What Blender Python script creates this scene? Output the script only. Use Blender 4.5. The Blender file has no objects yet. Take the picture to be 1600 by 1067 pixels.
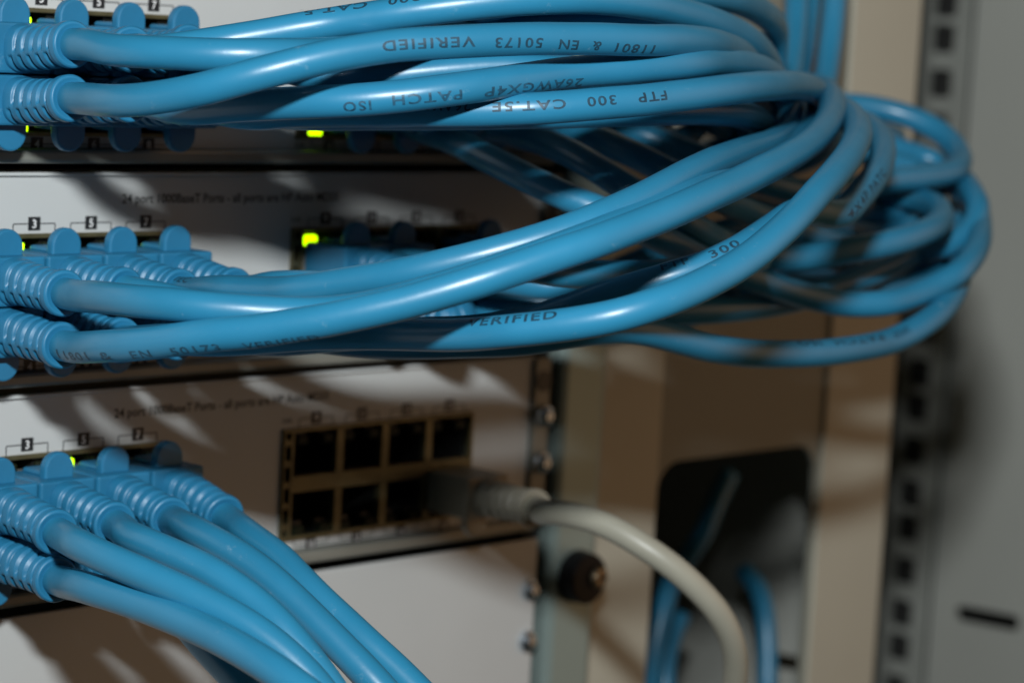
import bpy, bmesh, math, random
from mathutils import Vector, Matrix
random.seed(7)
S = 0.001                                   # everything below is written in millimetres
V = Vector
sc = bpy.context.scene
col = sc.collection
# ------------------------------------------------------------------ camera
CAM = V((-299.7, -432.2, 76.9))
RIGHT = V((0.69589858, -0.71606744, 0.05452147))
UP = V((0.04844177, 0.12255346, 0.99127899))
FWD = V((0.71650441, 0.68718853, -0.11997236))
cd = bpy.data.cameras.new('camera')
cam = bpy.data.objects.new('camera', cd); col.objects.link(cam)
m = Matrix((RIGHT, UP, -FWD)).transposed().to_4x4(); m.translation = CAM * S
cam.matrix_world = m
cd.sensor_width = 22.2; cd.lens = 55.0; cd.clip_start = 0.01; cd.clip_end = 20
cd.dof.use_dof = True; cd.dof.focus_distance = 0.482; cd.dof.aperture_fstop = 8.0; cd.dof.aperture_blades = 6
sc.camera = cam
# ------------------------------------------------------------------ light: the camera's flash, dim warm room
w = bpy.data.worlds.new('World'); sc.world = w; w.use_nodes = True
wt = w.node_tree; bg = wt.nodes['Background']; bg.inputs[1].default_value = 1.0
# the unlit room is nearly dark; a warm lamp-lit side of it lies to the right of the open cabinet
_tc = wt.nodes.new('ShaderNodeTexCoord'); _dp = wt.nodes.new('ShaderNodeVectorMath'); _dp.operation = 'DOT_PRODUCT'
_dp.inputs[1].default_value = Vector((0.70, -0.68, 0.22)).normalized()
wt.links.new(_tc.outputs['Generated'], _dp.inputs[0])
_cl = wt.nodes.new('ShaderNodeMath'); _cl.operation = 'MAXIMUM'; _cl.inputs[1].default_value = 0
_pw = wt.nodes.new('ShaderNodeMath'); _pw.operation = 'POWER'; _pw.inputs[1].default_value = 7.0
_mx = wt.nodes.new('ShaderNodeMix'); _mx.data_type = 'RGBA'
_mx.inputs[6].default_value = (0.013, 0.014, 0.011, 1); _mx.inputs[7].default_value = (0.76, 0.45, 0.245, 1)
wt.links.new(_dp.outputs['Value'], _cl.inputs[0]); wt.links.new(_cl.outputs[0], _pw.inputs[0]); wt.links.new(_pw.outputs[0], _mx.inputs[0])
wt.links.new(_mx.outputs[2], bg.inputs[0])
ld = bpy.data.lights.new('camera_flash', 'AREA'); ld.shape = 'RECTANGLE'; ld.size = 0.046; ld.size_y = 0.026
ld.energy = 3.6; ld.color = (0.93, 0.98, 1.0)
lo = bpy.data.objects.new('camera_flash', ld); col.objects.link(lo)
lm = Matrix((RIGHT, UP, -FWD)).transposed().to_4x4(); lm.translation = (CAM + UP * 146 + RIGHT * 6 + FWD * 25) * S
lo.matrix_world = lm
sc.view_settings.view_transform = 'Standard'; sc.view_settings.look = 'None'
sc.view_settings.exposure = 0; sc.view_settings.gamma = 1
# ------------------------------------------------------------------ materials
def nmat(name, base, rough=.5, metal=0, var=.06, vscale=60, bump=0, bscale=400, coat=0, spec=.5, rvar=0, sss=0, rnd=0.0, tint=None, smudge=0):
    mt = bpy.data.materials.new(name); mt.use_nodes = True; t = mt.node_tree; n = t.nodes; l = t.links
    b = n['Principled BSDF']; b.inputs['Roughness'].default_value = rough; b.inputs['Metallic'].default_value = metal
    b.inputs['Specular IOR Level'].default_value = spec
    if coat: b.inputs['Coat Weight'].default_value = coat; b.inputs['Coat Roughness'].default_value = .2
    if sss:
        b.inputs['Subsurface Weight'].default_value = sss; b.inputs['Subsurface Scale'].default_value = .0012
        b.inputs['Subsurface Radius'].default_value = (.3, .7, 1)
    tc = n.new('ShaderNodeTexCoord')
    nz = n.new('ShaderNodeTexNoise'); nz.inputs['Scale'].default_value = vscale; nz.inputs['Detail'].default_value = 5
    l.new(tc.outputs['Object'], nz.inputs['Vector'])
    hs = n.new('ShaderNodeHueSaturation'); hs.inputs['Color'].default_value = (*base, 1)
    mr = n.new('ShaderNodeMapRange'); mr.inputs[3].default_value = 1 - var * 2; mr.inputs[4].default_value = 1 + var * 2
    mr.inputs[1].default_value = .25; mr.inputs[2].default_value = .75
    l.new(nz.outputs[0], mr.inputs[0])
    out = mr.outputs[0]
    if rnd:
        oi = n.new('ShaderNodeObjectInfo'); mm = n.new('ShaderNodeMapRange'); mm.inputs[3].default_value = 1 - rnd; mm.inputs[4].default_value = 1 + rnd
        l.new(oi.outputs['Random'], mm.inputs[0]); mu = n.new('ShaderNodeMath'); mu.operation = 'MULTIPLY'
        l.new(out, mu.inputs[0]); l.new(mm.outputs[0], mu.inputs[1]); out = mu.outputs[0]
    l.new(out, hs.inputs['Value'])
    colout = hs.outputs[0]
    if smudge:                               # dust and pale scuffs sitting on the surface
        n2 = n.new('ShaderNodeTexNoise'); n2.inputs['Scale'].default_value = 230; n2.inputs['Detail'].default_value = 8; n2.inputs['Roughness'].default_value = .7
        l.new(tc.outputs['Object'], n2.inputs['Vector'])
        r2 = n.new('ShaderNodeMapRange'); r2.inputs[1].default_value = .64; r2.inputs[2].default_value = .78; r2.inputs[4].default_value = smudge
        l.new(n2.outputs[0], r2.inputs[0])
        mx = n.new('ShaderNodeMix'); mx.data_type = 'RGBA'; mx.inputs[7].default_value = (.42, .55, .62, 1)
        l.new(r2.outputs[0], mx.inputs[0]); l.new(colout, mx.inputs[6]); colout = mx.outputs[2]
    l.new(colout, b.inputs['Base Color'])
    if rvar:
        r3 = n.new('ShaderNodeMapRange'); r3.inputs[3].default_value = max(.05, rough - rvar); r3.inputs[4].default_value = rough + rvar
        n3 = n.new('ShaderNodeTexNoise'); n3.inputs['Scale'].default_value = vscale * 3; n3.inputs['Detail'].default_value = 6
        l.new(tc.outputs['Object'], n3.inputs['Vector']); l.new(n3.outputs[0], r3.inputs[0]); l.new(r3.outputs[0], b.inputs['Roughness'])
    if bump:
        n4 = n.new('ShaderNodeTexNoise'); n4.inputs['Scale'].default_value = bscale; n4.inputs['Detail'].default_value = 4
        l.new(tc.outputs['Object'], n4.inputs['Vector'])
        bp = n.new('ShaderNodeBump'); bp.inputs['Strength'].default_value = bump; bp.inputs['Distance'].default_value = .0004
        l.new(n4.outputs[0], bp.inputs['Height']); l.new(bp.outputs[0], b.inputs['Normal'])
    return mt
def emis(name, c, st):
    mt = bpy.data.materials.new(name); mt.use_nodes = True; b = mt.node_tree.nodes['Principled BSDF']
    b.inputs['Base Color'].default_value = (*c, 1); b.inputs['Emission Color'].default_value = (*c, 1); b.inputs['Emission Strength'].default_value = st
    return mt
M = {
 'jacket': nmat('blue_pvc_jacket', (.020, .185, .325), .36, var=.05, vscale=45, bump=.10, bscale=260, rvar=.08, rnd=.07, smudge=.35, spec=.6),
 'boot': nmat('blue_moulded_plastic', (.016, .156, .294), .44, var=.05, vscale=120, bump=.12, bscale=700, rvar=.08, rnd=.05, smudge=.25),
 'grey_pvc': nmat('grey_pvc_jacket', (.32, .305, .245), .42, var=.05, bump=.08, bscale=260),
 'grey_boot': nmat('grey_moulded_plastic', (.27, .245, .19), .5, bump=.1),  # darker and browner: the boot's shade is mixed into its colour
 'ink': nmat('black_jacket_ink', (.010, .048, .082), .5, var=.2, vscale=900),
 'ink_worn': nmat('worn_jacket_ink', (.014, .075, .13), .5, var=.3, vscale=1200),
 'face': nmat('light_grey_paint', (.49, .505, .50), .5, var=.02, vscale=25, bump=.10, bscale=1600, rvar=.06),
 'lip': nmat('olive_grey_steel', (.20, .205, .18), .42, var=.07, vscale=40, bump=.1, metal=.2),
 'print': nmat('faceplate_black_print', (.012, .014, .016), .5),
 'white': nmat('faceplate_white_print', (.75, .75, .75), .5),
 'frame': nmat('dull_brass_shield', (.13, .115, .06), .42, metal=.5, var=.15, vscale=200, bump=.1),
 'dark': nmat('black_port_plastic', (.012, .013, .012), .45),
 'gold': nmat('gold_contacts', (.6, .42, .15), .3, metal=1),
 'clip': nmat('clear_plug_plastic', (.30, .30, .27), .2, var=.2),
 'led': emis('lit_green_led', (.50, 1.0, .0), 2.6),
 'ledoff': nmat('unlit_led_lens', (.014, .018, .010), .5, spec=.15),
 'steel': nmat('zinc_screw_steel', (.56, .63, .70), .24, metal=1, bump=.15),
 'brass': nmat('yellow_zinc_screw', (.26, .21, .14), .4, metal=1, bump=.15),
 'post': nmat('green_passivated_steel', (.27, .34, .32), .42, metal=.4, var=.04, vscale=20, bump=.1, bscale=900),
 'black': nmat('black_moulded_plastic', (.006, .006, .007), .5, spec=.2),
 'plate': nmat('warm_grey_panel_paint', (.22, .225, .19), .5, var=.03, vscale=12, bump=.15, bscale=700),
 'beige': nmat('beige_frame_paint', (.46, .445, .365), .5, var=.03, vscale=12, bump=.15, bscale=700),
 'rail': nmat('galvanised_rail', (.33, .34, .31), .5, var=.08, vscale=30, metal=.1),
 'side': nmat('grey_side_panel_paint', (.43, .435, .395), .55, var=.03, vscale=10, bump=.2, bscale=500),
 'void': nmat('shade_black', (.015, .015, .014), .8),  # near-black colour stands in for shade in gaps and openings
}
# ------------------------------------------------------------------ helpers
def tag(o, label=None, cat=None, group=None, kind=None):
    if label: o['label'] = label
    if cat: o['category'] = cat
    if group: o['group'] = group
    if kind: o['kind'] = kind
    return o
def thing(name, loc, label, cat, group=None):
    o = bpy.data.objects.new(name, None); o.empty_display_size = .005; col.objects.link(o)
    o.location = V(loc) * S; o['o'] = [float(a) for a in loc]
    return tag(o, label, cat, group)
def org(p):
    return V(p['o']) if p is not None and 'o' in p.keys() else V((0, 0, 0))
def obj(name, bm, mat, parent=None, smooth=False, origin=None, bevel=0):
    """bm holds world millimetres; linked relative to its thing's base"""
    o0 = org(parent) if parent is not None else V(origin or (0, 0, 0))
    bmesh.ops.translate(bm, verts=bm.verts, vec=-o0); bmesh.ops.scale(bm, verts=bm.verts, vec=(S, S, S))
    if smooth is not None:
        for f in bm.faces: f.smooth = bool(smooth)
    me = bpy.data.meshes.new(name); bm.to_mesh(me); bm.free()
    for mt in (mat if isinstance(mat, (list, tuple)) else [mat]): me.materials.append(mt)
    o = bpy.data.objects.new(name, me); col.objects.link(o)
    if parent is not None: o.parent = parent; o['o'] = [float(a) for a in o0]
    else: o.location = o0 * S
    if bevel:
        b = o.modifiers.new('bevel', 'BEVEL'); b.width = bevel * S; b.segments = 2; b.limit_method = 'ANGLE'
    return o
def box(bm, x0, x1, y0, y1, z0, z1):
    vs = [bm.verts.new((x, y, z)) for x in (x0, x1) for y in (y0, y1) for z in (z0, z1)]
    for q in ((0, 1, 3, 2), (4, 6, 7, 5), (0, 4, 5, 1), (2, 3, 7, 6), (0, 2, 6, 4), (1, 5, 7, 3)):
        bm.faces.new([vs[i] for i in q])
def nb(*boxes):
    bm = bmesh.new()
    for b in boxes: box(bm, *b)
    bmesh.ops.recalc_face_normals(bm, faces=bm.faces); return bm
def cat_rom(p, step):
    p = [V(a) for a in p]; p = [p[0] * 2 - p[1]] + p + [p[-1] * 2 - p[-2]]; out = []
    for i in range(1, len(p) - 2):
        a, b, c, d = p[i - 1:i + 3]; n = max(1, round((c - b).length / step))
        for k in range(n):
            t = k / n
            out.append(.5 * ((2 * b) + (c - a) * t + (2 * a - 5 * b + 4 * c - d) * t * t + (3 * b - a - 3 * c + d) * t ** 3))
    out.append(p[-2]); return out
def frames(pts):
    T = []
    for i in range(len(pts)):
        a = pts[max(0, i - 1)]; b = pts[min(len(pts) - 1, i + 1)]; T.append((b - a).normalized())
    u = V((0, 0, 1)); u = (u - T[0] * u.dot(T[0])).normalized(); U = [u]
    for i in range(1, len(pts)):
        u = U[-1] - T[i] * U[-1].dot(T[i]); U.append(u.normalized())
    return T, U
def tube(bm, pts, r, n=20, cap=True):
    T, U = frames(pts); rings = []
    for p, t, u in zip(pts, T, U):
        v = t.cross(u); rings.append([bm.verts.new(p + (u * math.cos(a) + v * math.sin(a)) * r) for a in [2 * math.pi * k / n for k in range(n)]])
    for A, B in zip(rings, rings[1:]):
        for k in range(n): bm.faces.new((A[k], A[(k + 1) % n], B[(k + 1) % n], B[k]))
    if cap: bm.faces.new(rings[0][::-1]); bm.faces.new(rings[-1])
    bmesh.ops.recalc_face_normals(bm, faces=bm.faces)
def disc(bm, c, ax, r, h, n=24, r2=None):
    """short cylinder / cone from c along ax"""
    ax = V(ax).normalized(); u = ax.orthogonal().normalized(); v = ax.cross(u); r2 = r if r2 is None else r2
    A = [bm.verts.new(V(c) + (u * math.cos(t) + v * math.sin(t)) * r) for t in [2 * math.pi * k / n for k in range(n)]]
    B = [bm.verts.new(V(c) + ax * h + (u * math.cos(t) + v * math.sin(t)) * r2) for t in [2 * math.pi * k / n for k in range(n)]]
    for k in range(n): bm.faces.new((A[k], A[(k + 1) % n], B[(k + 1) % n], B[k]))
    bm.faces.new(A[::-1]); bm.faces.new(B); bmesh.ops.recalc_face_normals(bm, faces=bm.faces)
def sheet(loops, thick, mapf):
    """flat sheet with cut-outs: loops of 2D points, the first is the outline; mapf(u,v,w)->world"""
    cu = bpy.data.curves.new('sheet', 'CURVE'); cu.dimensions = '2D'; cu.fill_mode = 'BOTH'; cu.extrude = thick / 2
    for lp in loops:
        sp = cu.splines.new('POLY'); sp.points.add(len(lp) - 1)
        for q, (x, y) in zip(sp.points, lp): q.co = (x, y, 0, 1)
        sp.use_cyclic_u = True
    o = bpy.data.objects.new('sheet', cu); col.objects.link(o)
    dg = bpy.context.evaluated_depsgraph_get(); me = bpy.data.meshes.new_from_object(o.evaluated_get(dg))
    bm = bmesh.new(); bm.from_mesh(me); bpy.data.objects.remove(o); bpy.data.meshes.remove(me); bpy.data.curves.remove(cu)
    for v in bm.verts: v.co = mapf(*v.co)
    bmesh.ops.remove_doubles(bm, verts=bm.verts, dist=.001); bmesh.ops.recalc_face_normals(bm, faces=bm.faces)
    return bm
def rrect(x0, x1, y0, y1, r, n=6):
    out = []
    for cx, cy, a0 in ((x1 - r, y1 - r, 0), (x0 + r, y1 - r, 90), (x0 + r, y0 + r, 180), (x1 - r, y0 + r, 270)):
        for k in range(n + 1):
            a = math.radians(a0 + 90 * k / n); out.append((cx + r * math.cos(a), cy + r * math.sin(a)))
    return out
def text_bm(s, size, bold=0.0, align='LEFT', sx=1.0, space=1.0, res=3):
    cu = bpy.data.curves.new('t', 'FONT'); cu.body = s; cu.size = size; cu.offset = bold; cu.align_x = align; cu.resolution_u = res
    cu.space_character = space
    o = bpy.data.objects.new('t', cu); col.objects.link(o)
    dg = bpy.context.evaluated_depsgraph_get(); me = bpy.data.meshes.new_from_object(o.evaluated_get(dg))
    bm = bmesh.new(); bm.from_mesh(me); bpy.data.objects.remove(o); bpy.data.meshes.remove(me); bpy.data.curves.remove(cu)
    for v in bm.verts: v.co.x *= sx
    return bm
# ------------------------------------------------------------------ cabinet around the switches
BACK = 10.0
def toY(y): return lambda u, v, w: V((u, y + w, v))
o = obj('cabinet_plate', sheet([[(190, -240), (293, -240), (293, 240), (190, 240)], rrect(220.5, 291.3, -190, -36.5, 9, 10)], 1.4, toY(BACK)), M['plate'])
tag(o, 'olive grey cabinet plate with a large rounded black opening', 'panel')
t = thing('cabinet_frame_column', (310, 9, -240), 'beige upright cabinet column between the plate and the holed rail', 'column')
obj('edge_trim', nb((190, 219.4, 8.0, 9.2, -240, 240)), M['beige'], bpy.data.objects['cabinet_plate'], bevel=.4)
obj('front_flange', nb((293.4, 326.6, 8.2, 9.8, -240, 240)), M['beige'], t, bevel=.4)
obj('side_return', nb((324.9, 326.5, 9.85, 13, -240, 240), (293.5, 295, 9.85, 12, -240, 240)), M['beige'], t)
rail_holes = []
z = 96.4 + 44.45 * 3; k = 0
while z > -270:
    rail_holes.append(z); z -= (12.7, 15.875, 15.875)[k % 3]; k += 1
t = thing('punched_rail', (463, 93, -280), 'narrow grey upright rail punched with a column of square holes', 'rail')
obj('holed_strip', sheet([[(83, -280), (102.3, -280), (102.3, 280), (83, 280)]] + [rrect(89.2, 98.8, z - 5.0, z + 5.0, 1.4, 3) for z in rail_holes], 1.6, lambda u, v, w: V((463.5 + w, u, v))), M['rail'], t)
obj('shade_backing', nb((446, 464, 102.6, 104, -280, 280), (464.4, 468.8, 101, 102.2, -280, 280), (466.5, 468, 84.5, 100.9, -280, 280)), M['void'], t)  # black backing added so the gap and square holes look shaded
o = obj('side_panel', sheet([[(-30, -320), (390, -320), (390, 320), (-30, 320)]] + [rrect(a, a + 27, z - 2.8, z + 2.8, 2.7) for z in (-122, -157, -192, 122) for a in (47.5, 147)],
     1.5, lambda u, v, w: V((470 + w, u, v - (u - 60) * .035))), M['side'])
tag(o, 'large pale grey cabinet side panel with short black horizontal slots', 'panel')
o = obj('inner_side_panel', sheet([[(52, -320), (300, -320), (300, 320), (52, 320)]] + [rrect(a, a + 22, z - 2.6, z + 2.6, 2.5) for z in (-122.2, -156) for a in (50.5, 134)],
     1.5, lambda u, v, w: V((352 + w, u, v - (u - 78) * .05))), M['side'])
tag(o, 'grey inner side panel seen through the black opening, with a short dark slot', 'panel')
o = obj('cabinet_back_wall', nb((190, 491.9, 392, 394, -320, 320), (492, 494, -30, 391, -320, 320), (190, 192, 60, 391.9, -320, 320)), M['void']); tag(o, kind='structure')
# upright rack post beside the switches
t = thing('rack_post', (177, 0, -200), 'grey green upright rack post at the right ends of the switches', 'post')
obj('post_body', nb((168.8, 186, -1.5, 40, -260, 260)), M['post'], t, bevel=2.2)
obj('gap_shade_strip', nb((163.2, 168.5, 3.6, 40, -260, 260)), M['void'], t)  # dark strip painted for the shaded gap between ears and post
for zz, who in ((-60.5, 'upper'), (-104.5, 'lower')):
    t = thing('cage_screw', (178, -1.6, zz), 'round black cup washer with brass screw on the post, %s' % ('just below the grey cable' if who == 'upper' else 'at the bottom edge'), 'screw', 'black cup washers on the rack post')
    bm = bmesh.new(); disc(bm, (177.6, -1.6, zz), (0, -1, 0), 6.9, 5.2, 40, 6.5); obj('cup_washer', bm, M['black'], t, bevel=.5)
    bm = bmesh.new(); disc(bm, (180.2, -6.9, zz + .3), (0, -1, 0), 3.1, 1.6, 24, 2.4); h = obj('screw_head', bm, M['brass'], t, bevel=.5)
    obj('cross_slot', nb((180.2, 181, -8.6, -8.48, zz - 1.4, zz + 2.0), (178.9, 180.15, -8.6, -8.48, zz - .1, zz + .7), (181.05, 182.3, -8.6, -8.48, zz - .1, zz + .7)), M['dark'], h)
# ------------------------------------------------------------------ switches
def sbox(b, *a): box(b, *a)
def number(parent, x, z, s, below=False, bright=False):
    """white numeral on a black square with the bracket lines that point at its port"""
    bm = bmesh.new()
    box(bm, x - 1.5, x + 1.5, -.10, -.02, z - 1.4, z + 1.4)
    dz = -1 if not below else 1
    for sx in (-1, 1):
        box(bm, min(x + sx * 1.51, x + sx * 5.2), max(x + sx * 1.51, x + sx * 5.2), -.08, -.02, z - .11, z + .11)
        xa = x + sx * 5.2
        box(bm, xa - .11, xa + .11, -.08, -.02, min(z + .12 * dz, z + 2.1 * dz), max(z + .12 * dz, z + 2.1 * dz))
    o = obj('port_label', bm, M['print'], parent)
    tb = text_bm(s, 2.45, .04, 'CENTER', 1.0 if len(s) == 1 else .8)
    for v in tb.verts: v.co = V((x + v.co.x, -.14, z - .87 + v.co.y))
    obj('numeral', tb, M['white'], o)
def port_block(parent, X0, base, first, lit):
    """four columns by two rows of RJ45 openings; X0 is the first column's centre"""
    xs = [X0 + 14.35 * c for c in range(4)]; xl, xr = X0 - 10.2, xs[-1] + 7.9
    zb, zt, zm = base + 4.9, base + 30.9, base + 17.8
    bm = bmesh.new(); Y0, Y1 = -.9, .8
    box(bm, xl, xr, Y0, Y1, zt - .9, zt); box(bm, xl, xr, Y0, Y1, zb, zb + .9); box(bm, xl + 3.2, xr - .9, Y0 + .1, Y1, zm - 1.9, zm + 1.9)
    box(bm, xl, xl + .6, Y0, Y1, zb + .91, zt - .91); box(bm, xr - .9, xr, Y0, Y1, zb + .91, zt - .91); box(bm, xl + 2.3, xl + 3.19, Y0, Y1, zb + .91, zt - .91)
    for i in range(5): zz = zb + 2.4 + i * 4.9; box(bm, xl + .61, xl + 2.29, Y0 + .1, Y1, zz, zz + 1.6)
    for a, b in zip(xs, xs[1:]):
        mx = (a + b) / 2
        box(bm, mx - 1.15, mx + 1.15, Y0, Y1, zm + 1.95, zt - .91); box(bm, mx - 1.15, mx + 1.15, Y0, Y1, zb + .91, zm - 1.95)
    bmesh.ops.recalc_face_normals(bm, faces=bm.faces)
    F = obj('port_block', bm, M['frame'], parent, bevel=.12)
    for c, x in enumerate(xs):
        for r, sg in ((0, 1), (1, -1)):
            za, zz = sorted((zm + sg * 2.0, zm + sg * 12.0))
            bm = nb((x - 5.95, x + 5.95, 10.5, 11, za, zz), (x - 6.1, x - 5.95, .85, 11, za, zz), (x + 5.95, x + 6.1, .85, 11, za, zz), (x - 6, x + 6, .85, 11, zz, zz + .1), (x - 6, x + 6, .85, 11, za - .1, za),
                    *[(x - 5.9 + (0 if q < 0 else 8.1), x - 2.2 + (0 if q < 0 else 8.1), 1.2, 6, *sorted((zm + sg * 9.0, zm + sg * 11.9))) for q in (-1, 1)])
            P = obj('port_socket', bm, M['dark'], F)
            bm = nb(*[(x - 3.6 + i * 1.02, x - 3.3 + i * 1.02, 3.0, 8, *sorted((zm + sg * 2.2, zm + sg * 3.1))) for i in range(8)])
            for sx in (-1, 1):
                on = (c, r, sx) in lit
                b2 = nb((x + sx * 4.0 - 1.7, x + sx * 4.0 + 1.7, -.35, 1.15, *sorted((zm + sg * (8.9 if r == 0 else 9.9), zm + sg * (11.3 if r == 0 else 12.3)))))
                obj('status_led', b2, M['led'] if on else M['ledoff'], F, bevel=.5)
            n = first + 2 * c + r
            number(parent, x, base + (32.9 if r == 0 else 3.3), str(n), below=(r == 1))
    bm = bmesh.new(); bm.free()
    return F
def printing(parent, s, x, z, size, sx=1, bold=.02, x1=None):
    tb = text_bm(s, size, bold, 'LEFT')
    if x1:
        wd = max(v.co.x for v in tb.verts); sx = (x1 - x) / wd
    for v in tb.verts: v.co = V((x + v.co.x * sx, -.06, z + v.co.y))
    return obj('printed_text', tb, M['print'], parent)
def screws(parent, zs, y=-1.6):
    for zz in zs:
        bm = bmesh.new(); disc(bm, (162.3, y, zz), (0, -1, 0), 2.9, 1.2, 24, 2.7); disc(bm, (162.3, y - 1.21, zz), (0, -1, 0), 2.6, 1.1, 24, 1.2)
        s_ = obj('screw', bm, M['steel'], parent, bevel=.2)
        obj('cross_slot', nb((162.05, 162.55, y - 2.4, y - 2.32, zz - .9, zz + .9)), M['dark'], s_)
def slots(parent, zs):
    for zz in zs:
        bm = bmesh.new(); disc(bm, (162.0, -1.28, zz), (0, -1, 0), 2.7, .12, 20); obj('mounting_hole', bm, M['dark'], parent)
def switch(base, label, lits, scr, hol):
    t = thing('network_switch', (0, 0, base), label, 'network switch', 'rack switches stacked one above another')
    X0, X1 = -250.0, 158.8
    blocks = ((-7.2, 1), (87.2, 9))
    cuts = [(x - 10.2, x + 3 * 14.35 + 7.9) for x, _ in blocks]
    bm = bmesh.new(); zlo, zhi = base + 2.6, base + 42.6
    xs = [X0] + [v for c in cuts for v in c] + [X1]
    for i in range(0, len(xs), 2): box(bm, xs[i], xs[i + 1], 0, 1.0, zlo, zhi)
    for a, b in cuts: box(bm, a, b, 0, 1.0, zlo, base + 4.9); box(bm, a, b, 0, 1.0, base + 30.9, zhi)
    bmesh.ops.remove_doubles(bm, verts=bm.verts, dist=.0001); bmesh.ops.recalc_face_normals(bm, faces=bm.faces)
    obj('face_plate', bm, M['face'], t)
    obj('bottom_lip', nb((X0, X1 + .6, -3.6, 1.0, base - .5, base + 2.5)), M['lip'], t, bevel=.8)
    obj('top_edge', nb((X0, X1, -.9, 1.0, base + 42.7, base + 43.5)), M['face'], t, bevel=.3)
    obj('chassis', nb((X0 + .2, X1 - .2, 12, 260, base - .2, base + 43.2), (X0 + .2, X0 + 1, 1.1, 11.9, base, base + 43), (X1 - 1, X1 - .2, 1.1, 11.9, base, base + 43)), M['lip'], t)
    e = obj('mounting_ear', nb((159.0, 164.6, -1.2, .8, base + .5, base + 43)), M['lip'], t, bevel=.3)
    screws(e, [base + a for a in scr]); slots(e, [base + a for a in hol])
    for (x, first), lit in zip(blocks, lits): port_block(t, x, base, first, lit)
    printing(t, '24 port 1000BaseT Ports - all ports are HP Auto MDIX', 29.3, base + 36.9, 2.8, bold=.04, x1=91.0)
    printing(t, 'Link', 76.9, base + 32.3, 1.7); printing(t, 'Mode', -15.8, base + 31.9, 1.9, bold=.05)
    printing(t, 'Link', 76.9, base + 3.0, 1.7)
    return t
A = {(1, 0, -1), (1, 1, -1)}
switch(46, 'topmost network switch, behind the uppermost cable bundle', [A, {(0, 1, -1)}], (28.5,), (36.3, 16.3))
switch(0, 'middle network switch, blue plugs in both port blocks and one bright green light', [{(1, 0, -1), (3, 0, -1)}, {(0, 0, -1)}], (), (36.3, 31.3, 16.3))
switch(-46, 'lowest network switch, right port block empty but for one grey plug', [{(2, 0, -1)}, set()], (28.2, 16.3), (37.0,))
t = thing('blanking_panel', (0, 0, -138), 'plain grey blanking panel below the lowest network switch', 'panel')
obj('panel_plate', nb((-250, 164.6, 0, 1.5, -137.5, -49.6)), M['face'], t, bevel=.4)
screws(t, (-62.6, -75.9, -107, -120), y=-.05)
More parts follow.
